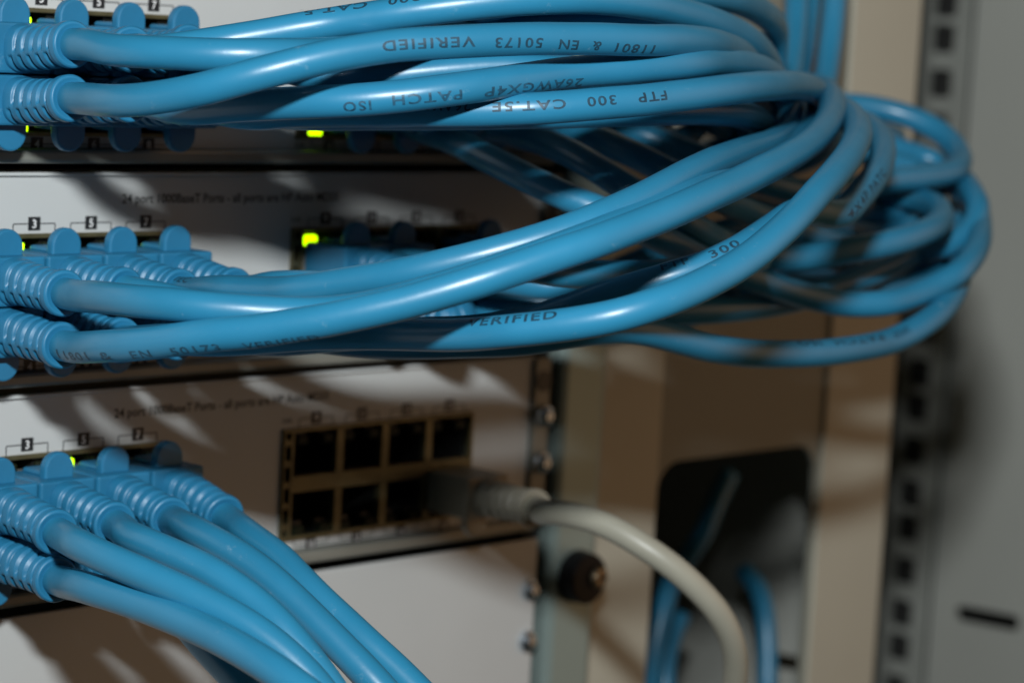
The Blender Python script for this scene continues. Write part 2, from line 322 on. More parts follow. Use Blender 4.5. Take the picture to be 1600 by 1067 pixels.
# ------------------------------------------------------------------ patch cords
CABLES = {"T1": [[-7.2, -10.0, 68.9], [-7.2, -17.0, 69.0], [-7.2, -24.0, 69.5], [-7.2, -31.0, 70.4], [-7.9, -38.0, 70.4], [-8.4, -45.0, 69.9], [-7.3, -51.9, 69.9], [-4.5, -58.4, 70.0], [-0.9, -64.4, 70.1], [4.1, -69.3, 70.4], [10.4, -72.2, 70.8], [17.4, -72.5, 71.1], [24.4, -72.0, 71.6], [31.3, -71.1, 72.3], [38.2, -70.1, 73.2], [45.2, -69.5, 74.2], [52.1, -69.6, 75.3], [58.9, -70.3, 76.8], [65.6, -71.9, 78.2], [71.8, -75.1, 79.5], [78.1, -77.8, 80.7], [84.9, -79.3, 81.7], [91.8, -80.4, 82.3], [98.8, -81.6, 82.5], [105.8, -82.2, 82.3], [112.7, -81.8, 81.7], [119.6, -80.8, 80.7], [126.4, -79.1, 79.6], [133.0, -77.0, 78.4], [139.4, -74.5, 77.1], [145.7, -71.7, 75.8], [151.9, -68.5, 74.7], [157.9, -64.9, 73.7], [163.8, -61.2, 72.8], [169.6, -57.4, 71.6], [175.4, -53.8, 70.0], [180.8, -50.5, 66.9], [186.4, -47.3, 64.3], [192.5, -43.9, 63.5], [198.7, -40.6, 64.0], [204.7, -37.3, 65.4], [210.3, -34.0, 68.2], [215.2, -31.0, 72.1], [219.8, -27.9, 76.5], [223.8, -25.1, 81.5], [226.9, -22.6, 87.3], [229.4, -20.4, 93.5], [231.8, -18.3, 99.8]],
 "T2": [[-7.2, -10.0, 58.7], [-7.2, -17.1, 58.7], [-7.2, -24.1, 59.2], [-7.3, -31.1, 60.1], [-8.6, -38.0, 60.3], [-10.2, -44.9, 60.4], [-11.0, -51.9, 60.7], [-10.2, -58.8, 61.5], [-8.3, -65.5, 62.8], [-5.8, -71.8, 64.5], [-2.3, -77.6, 66.7], [2.6, -82.0, 68.8], [8.4, -85.5, 70.8], [14.6, -88.6, 72.4], [20.8, -91.7, 73.7], [27.0, -94.9, 74.5], [33.4, -97.8, 75.2], [40.0, -100.1, 75.8], [46.8, -102.1, 76.3], [53.6, -103.8, 76.6], [60.5, -105.4, 76.9], [67.4, -106.7, 77.0], [74.4, -107.1, 77.2], [81.5, -106.4, 77.5], [88.3, -104.9, 77.5], [95.1, -102.8, 77.4], [101.6, -100.1, 77.1], [107.9, -97.0, 76.7], [114.1, -93.8, 76.3], [120.3, -90.3, 75.8], [126.3, -86.6, 75.3], [132.2, -82.9, 74.7], [138.1, -79.1, 74.0], [144.0, -75.2, 73.2], [149.7, -71.2, 72.5], [155.5, -67.2, 71.6], [161.3, -63.3, 70.5], [167.2, -59.7, 69.1], [173.1, -56.4, 67.3], [179.1, -53.3, 65.3], [185.2, -50.0, 63.6], [191.2, -46.6, 62.5], [197.2, -43.0, 61.6], [203.3, -39.5, 61.0], [209.3, -35.9, 61.3], [215.2, -32.1, 62.6], [220.7, -28.3, 64.7], [226.1, -24.6, 67.4], [231.4, -21.0, 70.3], [236.6, -17.7, 73.7], [241.7, -14.5, 77.4], [246.4, -11.4, 81.6], [250.7, -8.5, 86.4], [254.4, -5.7, 91.7], [258.3, -2.7, 96.8], [262.6, 0.6, 101.2]],
 "Ttop": [[7.1, -10.0, 68.9], [7.1, -17.1, 68.9], [7.1, -24.2, 69.3], [6.8, -31.2, 69.9], [4.4, -37.8, 69.9], [2.1, -44.5, 70.0], [6.5, -48.8, 71.1], [12.7, -51.8, 72.5], [18.3, -55.9, 74.0], [24.0, -59.8, 75.6], [29.1, -64.4, 77.1], [33.0, -70.1, 78.5], [36.8, -75.9, 79.8], [41.4, -81.1, 81.1], [46.7, -85.7, 82.3], [52.5, -89.7, 83.3], [58.8, -92.8, 84.0], [65.5, -95.0, 84.5], [72.5, -96.0, 84.6], [79.6, -96.2, 84.4], [86.6, -95.7, 84.0], [93.6, -94.6, 83.4], [100.5, -93.3, 82.8], [107.4, -91.7, 82.1], [114.2, -89.8, 81.3], [120.8, -87.6, 80.4], [127.4, -85.3, 79.4], [133.9, -82.7, 78.2], [140.2, -79.6, 77.0], [146.3, -76.2, 75.9], [152.3, -72.6, 74.7], [158.2, -69.0, 73.3], [164.0, -65.2, 71.8], [169.7, -61.2, 70.2], [175.4, -57.4, 68.5], [181.4, -54.3, 66.4], [187.6, -52.0, 63.9], [193.9, -49.3, 62.2], [200.2, -46.3, 61.1], [206.5, -43.1, 60.7], [212.8, -39.8, 61.0], [218.9, -36.5, 62.1], [224.9, -33.2, 64.0], [230.6, -30.0, 66.6], [235.8, -26.9, 70.3], [240.2, -24.0, 75.1], [243.7, -21.8, 80.8], [246.2, -20.2, 87.2], [248.0, -18.8, 94.0], [249.2, -17.6, 100.8]],
 "TB": [[21.3, -10.0, 68.9], [21.3, -17.0, 69.0], [21.3, -24.0, 69.7], [21.2, -30.9, 70.8], [19.9, -37.8, 70.9], [18.4, -44.7, 70.6], [20.0, -51.2, 70.4], [26.3, -53.9, 70.5], [33.2, -54.9, 71.0], [40.2, -55.1, 71.7], [46.9, -56.5, 73.1], [53.0, -59.3, 75.1], [57.7, -63.8, 77.7], [59.6, -69.9, 80.5], [63.2, -75.3, 82.7], [69.2, -78.6, 84.1], [75.6, -81.4, 85.0], [82.1, -84.0, 85.6], [88.8, -85.8, 86.2], [95.7, -86.9, 86.9], [102.7, -87.3, 87.3], [109.7, -86.5, 87.5], [116.6, -85.1, 87.4], [123.3, -83.2, 87.2], [130.0, -81.0, 86.9], [136.5, -78.4, 86.4], [142.9, -75.6, 85.8], [149.2, -72.5, 85.1], [155.4, -69.2, 84.4], [161.4, -65.7, 83.8], [167.3, -61.9, 83.2], [173.2, -58.1, 82.3], [178.8, -54.3, 80.5], [183.6, -50.7, 76.9], [187.9, -47.2, 72.7], [192.3, -43.4, 68.6], [197.3, -40.2, 65.0], [203.0, -37.7, 61.7], [209.1, -35.1, 59.5], [215.4, -32.2, 58.3], [221.8, -29.2, 57.7], [228.2, -26.3, 57.8], [234.4, -23.4, 59.0], [240.3, -20.6, 61.5], [245.7, -17.9, 65.2], [250.5, -15.3, 69.6], [254.6, -13.2, 74.9], [257.7, -11.4, 80.9], [259.5, -10.2, 87.6], [260.5, -9.2, 94.5], [261.4, -8.2, 101.4]],
 "TC": [[35.6, -10.0, 68.9], [35.6, -17.0, 68.9], [35.5, -24.0, 69.0], [35.5, -31.1, 69.1], [35.5, -38.0, 68.6], [36.4, -44.9, 67.5], [39.5, -51.0, 66.1], [43.7, -56.6, 66.3], [48.4, -61.7, 67.4], [53.6, -66.2, 68.5], [59.1, -70.5, 69.5], [64.7, -74.6, 70.3], [70.4, -78.7, 70.3], [76.5, -82.1, 70.0], [83.1, -84.5, 70.4], [89.9, -86.0, 71.0], [96.9, -86.5, 71.6], [103.9, -86.1, 72.0], [110.8, -84.8, 72.2], [117.5, -82.8, 72.2], [124.1, -80.4, 72.0], [130.5, -77.7, 71.8], [136.8, -74.5, 71.5], [142.9, -71.1, 71.2], [149.0, -67.5, 70.8], [155.0, -64.0, 70.2], [161.0, -60.6, 69.3], [167.2, -57.4, 68.2], [173.3, -54.3, 66.7], [179.1, -51.0, 64.6], [183.9, -47.4, 61.0], [186.4, -42.7, 56.6], [185.9, -36.8, 53.0], [182.7, -31.3, 50.2], [177.0, -27.8, 48.3], [170.5, -25.6, 46.8]],
 "T3": [[7.1, -10.0, 58.7], [7.1, -17.0, 58.8], [7.0, -24.0, 59.3], [7.0, -31.0, 60.2], [6.9, -38.0, 59.9], [6.9, -45.0, 59.3], [7.4, -52.0, 59.5], [8.7, -58.9, 60.4], [10.6, -65.6, 61.2], [13.1, -72.1, 61.9], [16.0, -78.5, 62.6], [20.0, -84.2, 63.4], [25.0, -89.0, 64.4], [30.6, -93.0, 65.6], [36.9, -95.9, 66.8], [43.7, -97.2, 67.9], [50.7, -97.8, 68.9], [57.6, -98.5, 69.9], [64.3, -100.3, 70.7], [70.7, -103.0, 71.5], [77.4, -105.0, 72.3], [84.4, -105.8, 72.9], [91.3, -104.8, 73.3], [97.9, -102.5, 73.5], [104.5, -99.8, 73.5], [111.0, -97.2, 73.4], [117.4, -94.4, 73.2], [123.8, -91.5, 72.9], [130.1, -88.4, 72.5], [136.3, -85.1, 72.0], [142.4, -81.7, 71.4], [148.5, -78.3, 70.6], [154.6, -74.8, 69.6], [160.6, -71.3, 68.6], [166.5, -67.6, 67.5], [172.4, -63.9, 66.3], [178.1, -60.3, 64.7], [183.8, -56.7, 62.6], [189.3, -53.4, 59.7], [194.0, -49.5, 56.3], [197.5, -44.5, 52.8], [197.0, -38.6, 49.5], [193.4, -33.2, 47.1]],
 "T4": [[21.3, -10.0, 58.7], [21.3, -17.1, 58.7], [21.3, -24.3, 59.1], [21.3, -31.4, 59.6], [21.3, -38.5, 59.2], [21.4, -45.6, 58.6], [22.0, -52.7, 58.7], [23.3, -59.6, 59.6], [25.8, -66.3, 60.2], [28.6, -72.8, 60.7], [31.8, -79.1, 61.1], [36.0, -84.9, 61.6], [40.3, -90.6, 62.0], [44.6, -96.2, 62.6], [49.7, -101.1, 63.3], [55.9, -104.6, 64.1], [62.5, -107.2, 64.9], [69.3, -108.9, 65.6], [76.4, -109.6, 66.4], [83.5, -109.8, 67.1], [90.6, -109.4, 67.8], [97.6, -108.5, 68.4], [104.5, -106.8, 68.8], [111.3, -104.6, 69.1], [118.0, -102.0, 69.2], [124.5, -99.1, 69.3], [130.8, -95.9, 69.4], [137.1, -92.6, 69.3], [143.4, -89.1, 69.2], [149.6, -85.6, 69.0], [155.7, -82.0, 68.7], [161.8, -78.3, 68.3], [167.9, -74.6, 67.9], [174.0, -71.0, 67.3], [180.1, -67.4, 66.5], [186.2, -63.8, 65.5], [192.3, -60.3, 64.4], [198.3, -56.7, 63.1], [204.2, -53.0, 61.4], [210.0, -49.3, 59.5], [215.2, -45.4, 56.7], [219.5, -41.0, 53.1], [219.4, -35.2, 49.5], [215.5, -29.9, 46.8]],
 "T5": [[35.6, -10.0, 58.7], [35.6, -17.1, 58.7], [35.6, -24.2, 59.1], [35.5, -31.2, 59.6], [34.7, -38.3, 59.3], [34.1, -45.3, 58.7], [35.0, -52.3, 58.8], [37.6, -58.8, 59.2], [42.0, -64.3, 59.7], [47.3, -68.9, 60.0], [53.0, -73.1, 60.4], [58.9, -77.0, 60.8], [64.9, -80.8, 61.3], [70.8, -84.7, 61.7], [76.9, -88.3, 62.2], [83.4, -91.1, 62.6], [90.2, -93.0, 63.0], [97.2, -94.0, 63.3], [104.3, -94.0, 63.5], [111.3, -92.9, 63.4], [118.1, -91.1, 63.2], [124.8, -88.8, 62.7], [131.2, -85.9, 62.0], [137.5, -82.8, 61.2], [143.7, -79.3, 60.3], [149.7, -75.7, 59.4], [155.5, -71.8, 58.5], [161.3, -67.8, 57.3], [166.9, -63.8, 55.9], [172.4, -59.6, 54.3], [177.2, -54.8, 52.2], [180.0, -49.0, 49.6], [179.9, -42.6, 46.9], [177.3, -36.4, 44.5]],
 "D1": [[87.2, -10.0, 58.7], [87.2, -17.1, 58.7], [87.1, -24.2, 58.7], [88.2, -29.5, 58.5], [92.6, -24.2, 57.5], [96.4, -18.2, 56.5], [100.5, -12.8, 55.3], [99.8, -18.0, 54.2], [97.3, -24.6, 53.8], [94.9, -31.3, 53.2], [93.0, -38.1, 52.0], [91.4, -44.8, 50.6], [90.1, -51.7, 49.1], [89.3, -58.5, 47.5], [89.4, -65.4, 45.7], [90.8, -72.0, 43.6], [93.9, -77.9, 41.4], [99.6, -81.0, 39.0], [106.3, -81.6, 36.7], [113.1, -80.8, 34.7], [119.8, -79.4, 32.8], [126.4, -77.3, 31.1], [132.9, -74.9, 29.6], [139.4, -72.7, 28.1], [146.3, -72.0, 26.4], [153.1, -73.1, 24.7], [159.9, -73.7, 22.9], [166.8, -74.0, 21.3], [173.7, -75.1, 19.8], [180.4, -76.8, 18.6], [187.1, -79.4, 18.3], [193.6, -82.0, 18.8], [200.5, -83.2, 20.1], [207.0, -84.7, 22.3], [213.0, -87.0, 25.4], [219.4, -85.9, 27.9], [225.7, -83.5, 30.1], [231.8, -80.4, 32.1], [237.6, -76.7, 33.9], [243.2, -72.7, 35.6], [248.7, -68.6, 37.4], [253.8, -64.1, 39.4], [258.3, -58.9, 41.3], [261.8, -53.0, 43.1], [261.6, -46.6, 45.2], [257.1, -41.6, 47.3], [251.8, -37.3, 49.1], [246.2, -33.2, 50.8]],
 "D2": [[101.4, -10.0, 58.7], [101.5, -17.1, 58.7], [101.3, -24.2, 58.7], [102.5, -29.6, 58.5], [107.3, -24.7, 57.5], [111.5, -19.0, 56.7], [115.9, -13.4, 55.9], [118.8, -12.7, 55.0], [116.2, -19.3, 55.1], [113.2, -25.8, 55.3], [110.6, -32.4, 55.3], [109.1, -39.3, 54.8], [107.9, -46.3, 54.0], [106.5, -53.2, 52.9], [105.1, -60.0, 51.5], [104.6, -66.8, 49.3], [106.2, -72.9, 46.3], [111.4, -76.4, 43.0], [117.9, -77.0, 40.4], [124.6, -76.2, 38.2], [131.2, -74.3, 36.4], [137.6, -71.5, 34.9], [144.3, -69.4, 33.4], [150.8, -70.9, 31.5], [157.0, -73.8, 30.0], [163.9, -75.6, 29.5], [170.5, -78.2, 30.2], [176.9, -81.0, 31.5], [183.6, -83.1, 32.5], [190.5, -84.4, 33.6], [197.5, -84.7, 34.8], [204.5, -83.7, 35.9], [211.2, -81.5, 36.9], [217.5, -78.3, 37.9], [223.3, -74.4, 39.0], [228.4, -69.6, 40.0], [232.6, -63.9, 40.7], [235.3, -57.4, 41.2], [234.9, -50.4, 41.5], [233.5, -43.4, 41.6]],
 "D3": [[115.7, -10.0, 58.7], [115.7, -17.1, 58.7], [115.5, -24.2, 58.7], [116.8, -29.7, 58.5], [121.8, -24.9, 57.7], [126.1, -19.3, 56.9], [130.6, -13.8, 56.2], [135.7, -9.5, 55.3], [134.4, -15.6, 55.3], [131.6, -22.1, 55.5], [128.7, -28.6, 55.7], [126.5, -35.4, 55.6], [124.9, -42.3, 55.3], [123.6, -49.3, 54.6], [122.5, -56.2, 53.3], [123.3, -62.9, 51.3], [127.0, -68.0, 48.5], [133.4, -69.4, 45.9], [140.1, -68.9, 43.8], [146.9, -67.6, 42.1], [153.6, -65.6, 40.7], [160.3, -63.7, 39.4], [167.2, -62.6, 37.8], [174.1, -62.6, 36.1], [181.0, -63.0, 34.3], [187.9, -63.6, 32.6], [194.7, -64.3, 31.0], [201.8, -64.5, 29.8], [208.8, -64.1, 29.0], [215.9, -64.2, 28.5], [222.0, -67.3, 28.9], [227.2, -71.9, 30.3], [233.7, -73.4, 32.6], [240.0, -73.0, 35.9], [245.3, -70.4, 39.7], [249.9, -65.8, 42.4], [254.7, -60.8, 44.2], [259.8, -55.9, 45.3], [264.9, -51.1, 46.0], [269.7, -45.9, 46.9], [273.3, -39.9, 48.0], [271.0, -34.2, 50.2], [264.9, -31.0, 51.9], [258.8, -27.4, 53.0], [253.4, -23.1, 54.3], [248.7, -18.2, 56.6]],
 "D4": [[129.9, -10.0, 58.7], [129.9, -17.2, 58.7], [129.8, -24.3, 58.7], [131.2, -29.6, 58.5], [136.0, -24.6, 57.8], [140.2, -18.8, 57.1], [144.4, -13.1, 56.4], [149.2, -7.8, 55.7], [152.7, -10.9, 55.2], [152.6, -18.1, 55.3], [151.6, -25.2, 55.5], [149.8, -32.1, 55.8], [151.1, -38.8, 55.0], [155.8, -43.6, 53.0], [161.0, -48.0, 50.8], [166.9, -51.4, 48.5], [173.3, -53.9, 46.3], [180.0, -55.6, 44.6], [186.9, -56.9, 43.3], [193.9, -58.2, 43.0], [201.0, -59.4, 43.5], [208.0, -60.1, 44.4], [215.1, -60.6, 45.4], [222.2, -60.9, 46.2], [229.4, -61.1, 46.6], [236.5, -61.0, 47.0], [243.6, -60.6, 47.6], [250.5, -59.2, 48.6], [256.9, -56.2, 49.9], [262.5, -52.1, 51.7], [266.7, -47.0, 54.3], [268.5, -40.9, 57.4], [267.0, -34.5, 60.1], [263.6, -28.5, 61.9], [258.7, -23.4, 62.9], [253.2, -18.8, 63.1], [248.3, -13.9, 63.5], [248.3, -8.6, 67.9], [250.1, -5.6, 74.1], [252.1, -3.3, 80.6], [254.1, -1.2, 87.2], [255.9, 0.6, 93.8], [256.6, 1.4, 100.9]],
 "D5": [[87.2, -10.0, 68.9], [87.2, -17.3, 68.9], [87.0, -24.5, 68.9], [88.5, -29.3, 68.8], [92.7, -23.5, 68.3], [96.4, -17.3, 68.0], [100.5, -11.3, 67.6], [105.2, -5.9, 67.2], [109.4, -9.4, 67.0], [111.7, -16.3, 66.9], [117.2, -20.8, 66.8], [124.1, -22.9, 66.3], [131.2, -22.5, 65.2], [138.3, -22.5, 63.7], [143.9, -26.0, 61.1], [148.8, -30.4, 58.2], [154.9, -33.4, 55.6], [161.6, -35.3, 53.7], [168.7, -35.2, 54.1], [175.4, -33.8, 56.6], [181.7, -32.0, 59.7], [187.3, -30.0, 63.8], [192.3, -27.8, 68.5], [196.9, -25.4, 73.6], [201.3, -23.0, 78.9]],
 "D6": [[101.4, -10.0, 68.9], [101.5, -17.0, 68.9], [101.3, -24.0, 68.9], [102.0, -29.9, 68.9], [106.7, -24.8, 68.7], [110.5, -19.0, 68.5], [114.6, -13.3, 68.4], [119.2, -8.0, 68.2], [124.7, -8.8, 68.2], [128.6, -14.6, 68.2], [134.9, -17.6, 68.1], [141.5, -19.9, 67.9], [147.3, -23.8, 67.6], [152.6, -28.3, 66.9], [158.5, -31.9, 65.7], [164.6, -34.7, 63.8], [170.7, -36.8, 61.0], [177.1, -37.8, 58.5], [183.9, -37.4, 56.9], [190.8, -36.3, 55.9], [197.7, -35.5, 55.4], [204.7, -34.7, 55.8], [211.6, -33.7, 56.3], [218.5, -32.6, 56.9], [225.4, -31.6, 57.6], [232.4, -30.8, 58.1], [239.3, -29.8, 58.1], [246.2, -28.7, 57.8], [253.1, -27.5, 57.3], [259.9, -25.9, 56.6], [266.8, -24.6, 55.6], [273.6, -23.5, 54.6]],
 "M1": [[-7.2, -10.0, 22.9], [-7.2, -17.1, 22.9], [-7.1, -24.1, 22.6], [-7.3, -31.2, 22.4], [-8.8, -38.0, 22.7], [-10.7, -44.8, 23.4], [-11.8, -51.8, 23.9], [-11.7, -58.8, 24.2], [-9.9, -65.6, 24.4], [-6.6, -71.8, 24.3], [-2.1, -77.3, 24.2], [3.0, -82.2, 24.1], [7.9, -87.2, 24.4], [11.9, -92.9, 25.5], [15.4, -98.8, 27.4], [19.1, -104.3, 29.7], [23.5, -109.3, 32.1], [28.5, -113.6, 34.6], [34.1, -117.1, 37.0], [40.2, -119.7, 39.4], [46.8, -121.0, 41.5], [53.6, -120.8, 43.3], [60.4, -120.2, 45.0], [67.2, -119.3, 46.7], [74.0, -118.0, 48.3], [80.7, -116.0, 49.4], [87.2, -113.4, 50.1], [93.6, -110.4, 50.6], [100.0, -107.6, 51.2], [106.5, -105.0, 51.9], [113.2, -102.7, 52.7], [119.8, -100.3, 53.5], [126.3, -97.6, 54.3], [132.6, -94.7, 55.0], [138.9, -91.4, 55.7], [145.0, -88.0, 56.4], [151.1, -84.5, 57.1], [157.1, -80.8, 57.8], [163.0, -77.0, 58.6], [168.7, -73.0, 59.5], [174.2, -68.7, 60.7], [179.5, -64.3, 62.1], [184.2, -59.2, 63.5], [187.4, -53.2, 65.0], [188.9, -46.4, 65.1], [188.6, -39.7, 62.8]],
 "M2": [[-7.2, -10.0, 12.7], [-7.2, -17.1, 12.7], [-7.1, -24.1, 12.4], [-7.3, -31.1, 12.2], [-8.8, -38.0, 12.8], [-10.8, -44.7, 13.8], [-12.2, -51.5, 14.9], [-12.1, -58.5, 16.0], [-11.0, -65.3, 17.3], [-9.6, -72.1, 18.8], [-7.5, -78.7, 20.2], [-4.7, -85.0, 21.4], [-1.5, -91.1, 23.0], [2.1, -96.9, 24.6], [6.1, -102.5, 26.5], [10.5, -107.6, 28.5], [15.1, -112.4, 30.8], [20.1, -116.8, 33.2], [25.7, -120.3, 35.6], [31.8, -123.2, 37.9], [38.1, -125.5, 40.0], [44.7, -126.8, 42.0], [51.5, -127.4, 43.9], [58.2, -127.8, 45.8], [65.0, -127.5, 47.6], [71.9, -126.6, 49.2], [78.7, -125.2, 50.5], [85.4, -123.6, 51.8], [92.1, -121.7, 53.1], [98.7, -119.6, 54.2], [105.2, -117.2, 55.3], [111.7, -114.6, 56.3], [118.1, -111.7, 57.3], [124.4, -108.7, 58.3], [130.6, -105.4, 59.3], [136.7, -102.0, 60.3], [142.6, -98.4, 61.3], [148.5, -94.6, 62.2], [154.3, -90.7, 63.1], [160.0, -86.6, 64.0], [165.6, -82.4, 64.9], [171.1, -78.0, 65.6], [176.5, -73.5, 66.4], [181.8, -68.9, 67.0], [186.8, -63.9, 67.7], [190.3, -57.9, 68.4], [192.2, -51.2, 68.4], [193.5, -44.6, 66.3]],
 "M3": [[7.1, -10.0, 22.9], [7.1, -17.1, 22.9], [7.0, -24.2, 22.7], [7.1, -31.2, 22.5], [7.2, -38.3, 22.4], [7.9, -45.3, 22.1], [9.1, -52.3, 21.6], [11.0, -59.1, 21.5], [14.3, -65.3, 21.8], [19.8, -69.7, 22.4], [26.3, -71.9, 23.5], [33.2, -72.5, 24.9], [39.7, -74.8, 26.5], [45.7, -78.2, 28.2], [51.3, -81.9, 30.3], [56.7, -85.9, 32.6], [62.1, -89.8, 35.0], [67.7, -93.2, 37.5], [73.7, -95.9, 40.2], [80.0, -97.5, 42.8], [86.6, -98.2, 45.4], [93.3, -98.1, 47.7], [100.0, -97.4, 50.0], [106.7, -96.2, 51.8], [113.5, -94.7, 53.2], [120.2, -92.8, 54.2], [126.9, -90.5, 54.8], [133.4, -87.9, 55.1], [139.9, -85.0, 55.2], [146.2, -81.8, 55.4], [152.4, -78.4, 55.8], [158.5, -74.8, 56.3], [164.5, -71.1, 56.8], [170.4, -67.1, 57.4], [176.0, -62.9, 58.1], [181.3, -58.3, 59.0], [186.0, -53.1, 60.2], [189.9, -47.3, 61.0], [192.9, -40.9, 60.7], [195.5, -34.4, 60.2]],
 "M4": [[7.1, -10.0, 12.7], [7.1, -17.0, 12.7], [7.1, -24.0, 12.6], [7.0, -31.0, 12.5], [5.9, -37.9, 13.3], [4.6, -44.7, 14.4], [4.3, -51.6, 15.4], [6.3, -58.3, 15.9], [9.6, -64.5, 16.7], [13.3, -70.3, 17.7], [17.2, -76.1, 18.7], [21.5, -81.6, 19.3], [25.2, -87.5, 19.8], [27.1, -94.2, 20.4], [28.2, -101.1, 21.1], [29.0, -107.9, 22.1], [30.3, -114.7, 23.4], [33.0, -121.0, 24.7], [36.3, -127.1, 26.2], [40.5, -132.3, 28.0], [46.3, -135.6, 30.1], [52.9, -137.0, 32.1], [59.6, -137.4, 34.2], [66.2, -137.4, 36.4], [72.8, -136.8, 38.8], [79.2, -135.8, 41.4], [85.6, -134.5, 44.1], [91.9, -132.7, 46.6], [98.1, -130.5, 48.9], [104.4, -128.0, 50.8], [110.6, -125.2, 52.4], [116.8, -122.1, 53.8], [122.9, -118.9, 55.1], [128.9, -115.5, 56.3], [134.8, -111.9, 57.4], [140.7, -108.1, 58.5], [146.4, -104.2, 59.4], [151.9, -100.0, 60.3], [157.4, -95.7, 61.0], [162.7, -91.2, 61.7], [168.0, -86.5, 62.3], [173.2, -81.8, 62.8], [178.2, -77.0, 63.2], [183.0, -71.9, 63.6], [187.4, -66.4, 63.8], [191.2, -60.5, 63.8], [194.9, -54.5, 63.8]],
 "M5": [[21.3, -10.0, 22.9], [21.3, -17.0, 22.9], [21.4, -24.0, 22.4], [21.2, -31.0, 21.8], [19.7, -37.8, 22.4], [17.7, -44.4, 23.4], [16.5, -51.3, 24.3], [16.7, -58.2, 24.8], [16.5, -65.2, 25.5], [16.0, -72.1, 26.5], [17.2, -78.9, 28.0], [19.0, -85.4, 29.6], [21.0, -92.0, 31.2], [24.1, -97.9, 33.0], [28.1, -103.3, 35.0], [32.8, -108.1, 37.1], [38.0, -112.2, 39.3], [43.7, -115.5, 41.6], [49.9, -117.6, 44.1], [56.6, -118.1, 46.2], [63.3, -117.6, 48.1], [70.0, -116.7, 50.0], [76.6, -115.2, 51.6], [83.3, -113.3, 52.9], [89.8, -111.1, 53.9], [96.4, -108.7, 54.6], [102.9, -106.2, 55.2], [109.4, -103.6, 55.7], [115.9, -100.9, 56.1], [122.3, -98.0, 56.4], [128.5, -94.9, 56.8], [134.6, -91.5, 57.2], [140.6, -87.9, 57.7], [146.6, -84.2, 58.3], [152.4, -80.3, 59.0], [158.1, -76.3, 59.7], [163.7, -72.3, 60.6], [169.3, -68.1, 61.5], [174.7, -63.8, 62.6], [179.8, -59.0, 63.6], [183.9, -53.4, 64.6], [187.4, -47.5, 65.5]],
 "M6": [[21.3, -10.0, 12.7], [21.3, -17.1, 12.7], [21.3, -24.1, 12.5], [21.2, -31.2, 12.3], [20.6, -38.2, 12.9], [20.2, -45.2, 13.8], [22.2, -51.7, 14.5], [27.3, -56.6, 14.7], [32.3, -61.5, 15.6], [37.2, -66.5, 16.5], [42.1, -71.5, 17.2], [47.1, -76.5, 17.8], [52.0, -81.5, 18.4], [56.9, -86.5, 19.6], [61.8, -91.3, 21.3], [66.6, -95.8, 23.8], [70.3, -101.1, 26.6], [73.7, -106.8, 29.1], [77.9, -111.8, 31.5], [83.5, -115.5, 33.8], [89.6, -117.8, 36.5], [96.2, -117.7, 38.9], [102.8, -117.0, 41.2], [109.4, -116.5, 43.7], [116.3, -115.7, 44.5], [123.3, -114.7, 43.7], [130.1, -113.0, 43.5], [136.6, -110.4, 44.3], [142.9, -107.4, 45.6], [149.2, -104.5, 47.0], [155.4, -101.6, 48.6], [161.5, -98.5, 50.1], [167.5, -95.1, 51.6], [173.4, -91.4, 53.1], [179.1, -87.5, 54.5], [184.6, -83.3, 55.8], [189.9, -78.8, 57.0], [195.0, -74.0, 58.2], [199.6, -68.8, 59.2], [203.8, -63.2, 60.0], [207.3, -57.0, 60.4], [210.5, -50.7, 60.7]],
 "M7": [[35.6, -10.0, 22.9], [35.6, -17.2, 22.8], [35.6, -24.3, 22.2], [35.4, -31.5, 21.6], [34.2, -38.5, 22.5], [33.0, -45.4, 24.0], [33.6, -52.5, 24.9], [35.8, -59.3, 25.4], [39.3, -65.4, 26.4], [44.4, -70.3, 27.7], [50.7, -73.4, 29.0], [57.5, -75.8, 29.9], [64.4, -77.4, 30.4], [71.4, -79.2, 30.3], [78.2, -81.4, 29.4], [85.1, -83.2, 28.9], [92.1, -85.1, 28.7], [98.9, -87.3, 28.8], [105.9, -88.7, 29.2], [113.0, -89.2, 29.9], [120.2, -89.5, 30.6], [127.3, -89.5, 31.3], [134.5, -89.5, 32.1]],
 "M8": [[35.6, -10.0, 12.7], [35.6, -17.0, 12.7], [35.5, -24.0, 12.5], [35.6, -31.1, 12.3], [36.7, -38.0, 12.9], [38.8, -44.6, 13.7], [43.1, -50.1, 13.5], [47.7, -55.3, 13.1], [51.5, -61.2, 13.3], [55.4, -67.0, 13.8], [59.6, -72.6, 14.5], [64.3, -77.8, 15.1], [69.4, -82.6, 15.9], [74.8, -86.8, 17.3], [81.1, -89.8, 18.2], [87.9, -91.3, 18.4], [94.9, -91.9, 17.6], [101.8, -91.9, 16.2], [108.6, -91.8, 14.7], [115.5, -91.5, 13.2], [122.4, -91.3, 12.1], [129.4, -91.1, 11.2], [136.4, -91.0, 10.6], [143.4, -91.0, 10.2], [150.4, -90.9, 9.9], [157.4, -90.6, 9.7], [164.4, -90.1, 9.7], [171.4, -89.5, 9.8], [178.4, -88.8, 10.0], [185.4, -88.0, 10.4], [192.3, -87.9, 11.7], [198.9, -88.5, 14.1], [205.4, -88.1, 16.5], [211.8, -86.4, 18.9], [217.9, -84.0, 21.4], [223.8, -80.8, 23.6], [229.6, -77.2, 25.2], [235.3, -73.3, 26.3], [241.0, -69.3, 27.3], [246.7, -65.2, 28.0], [252.4, -61.2, 28.9]],
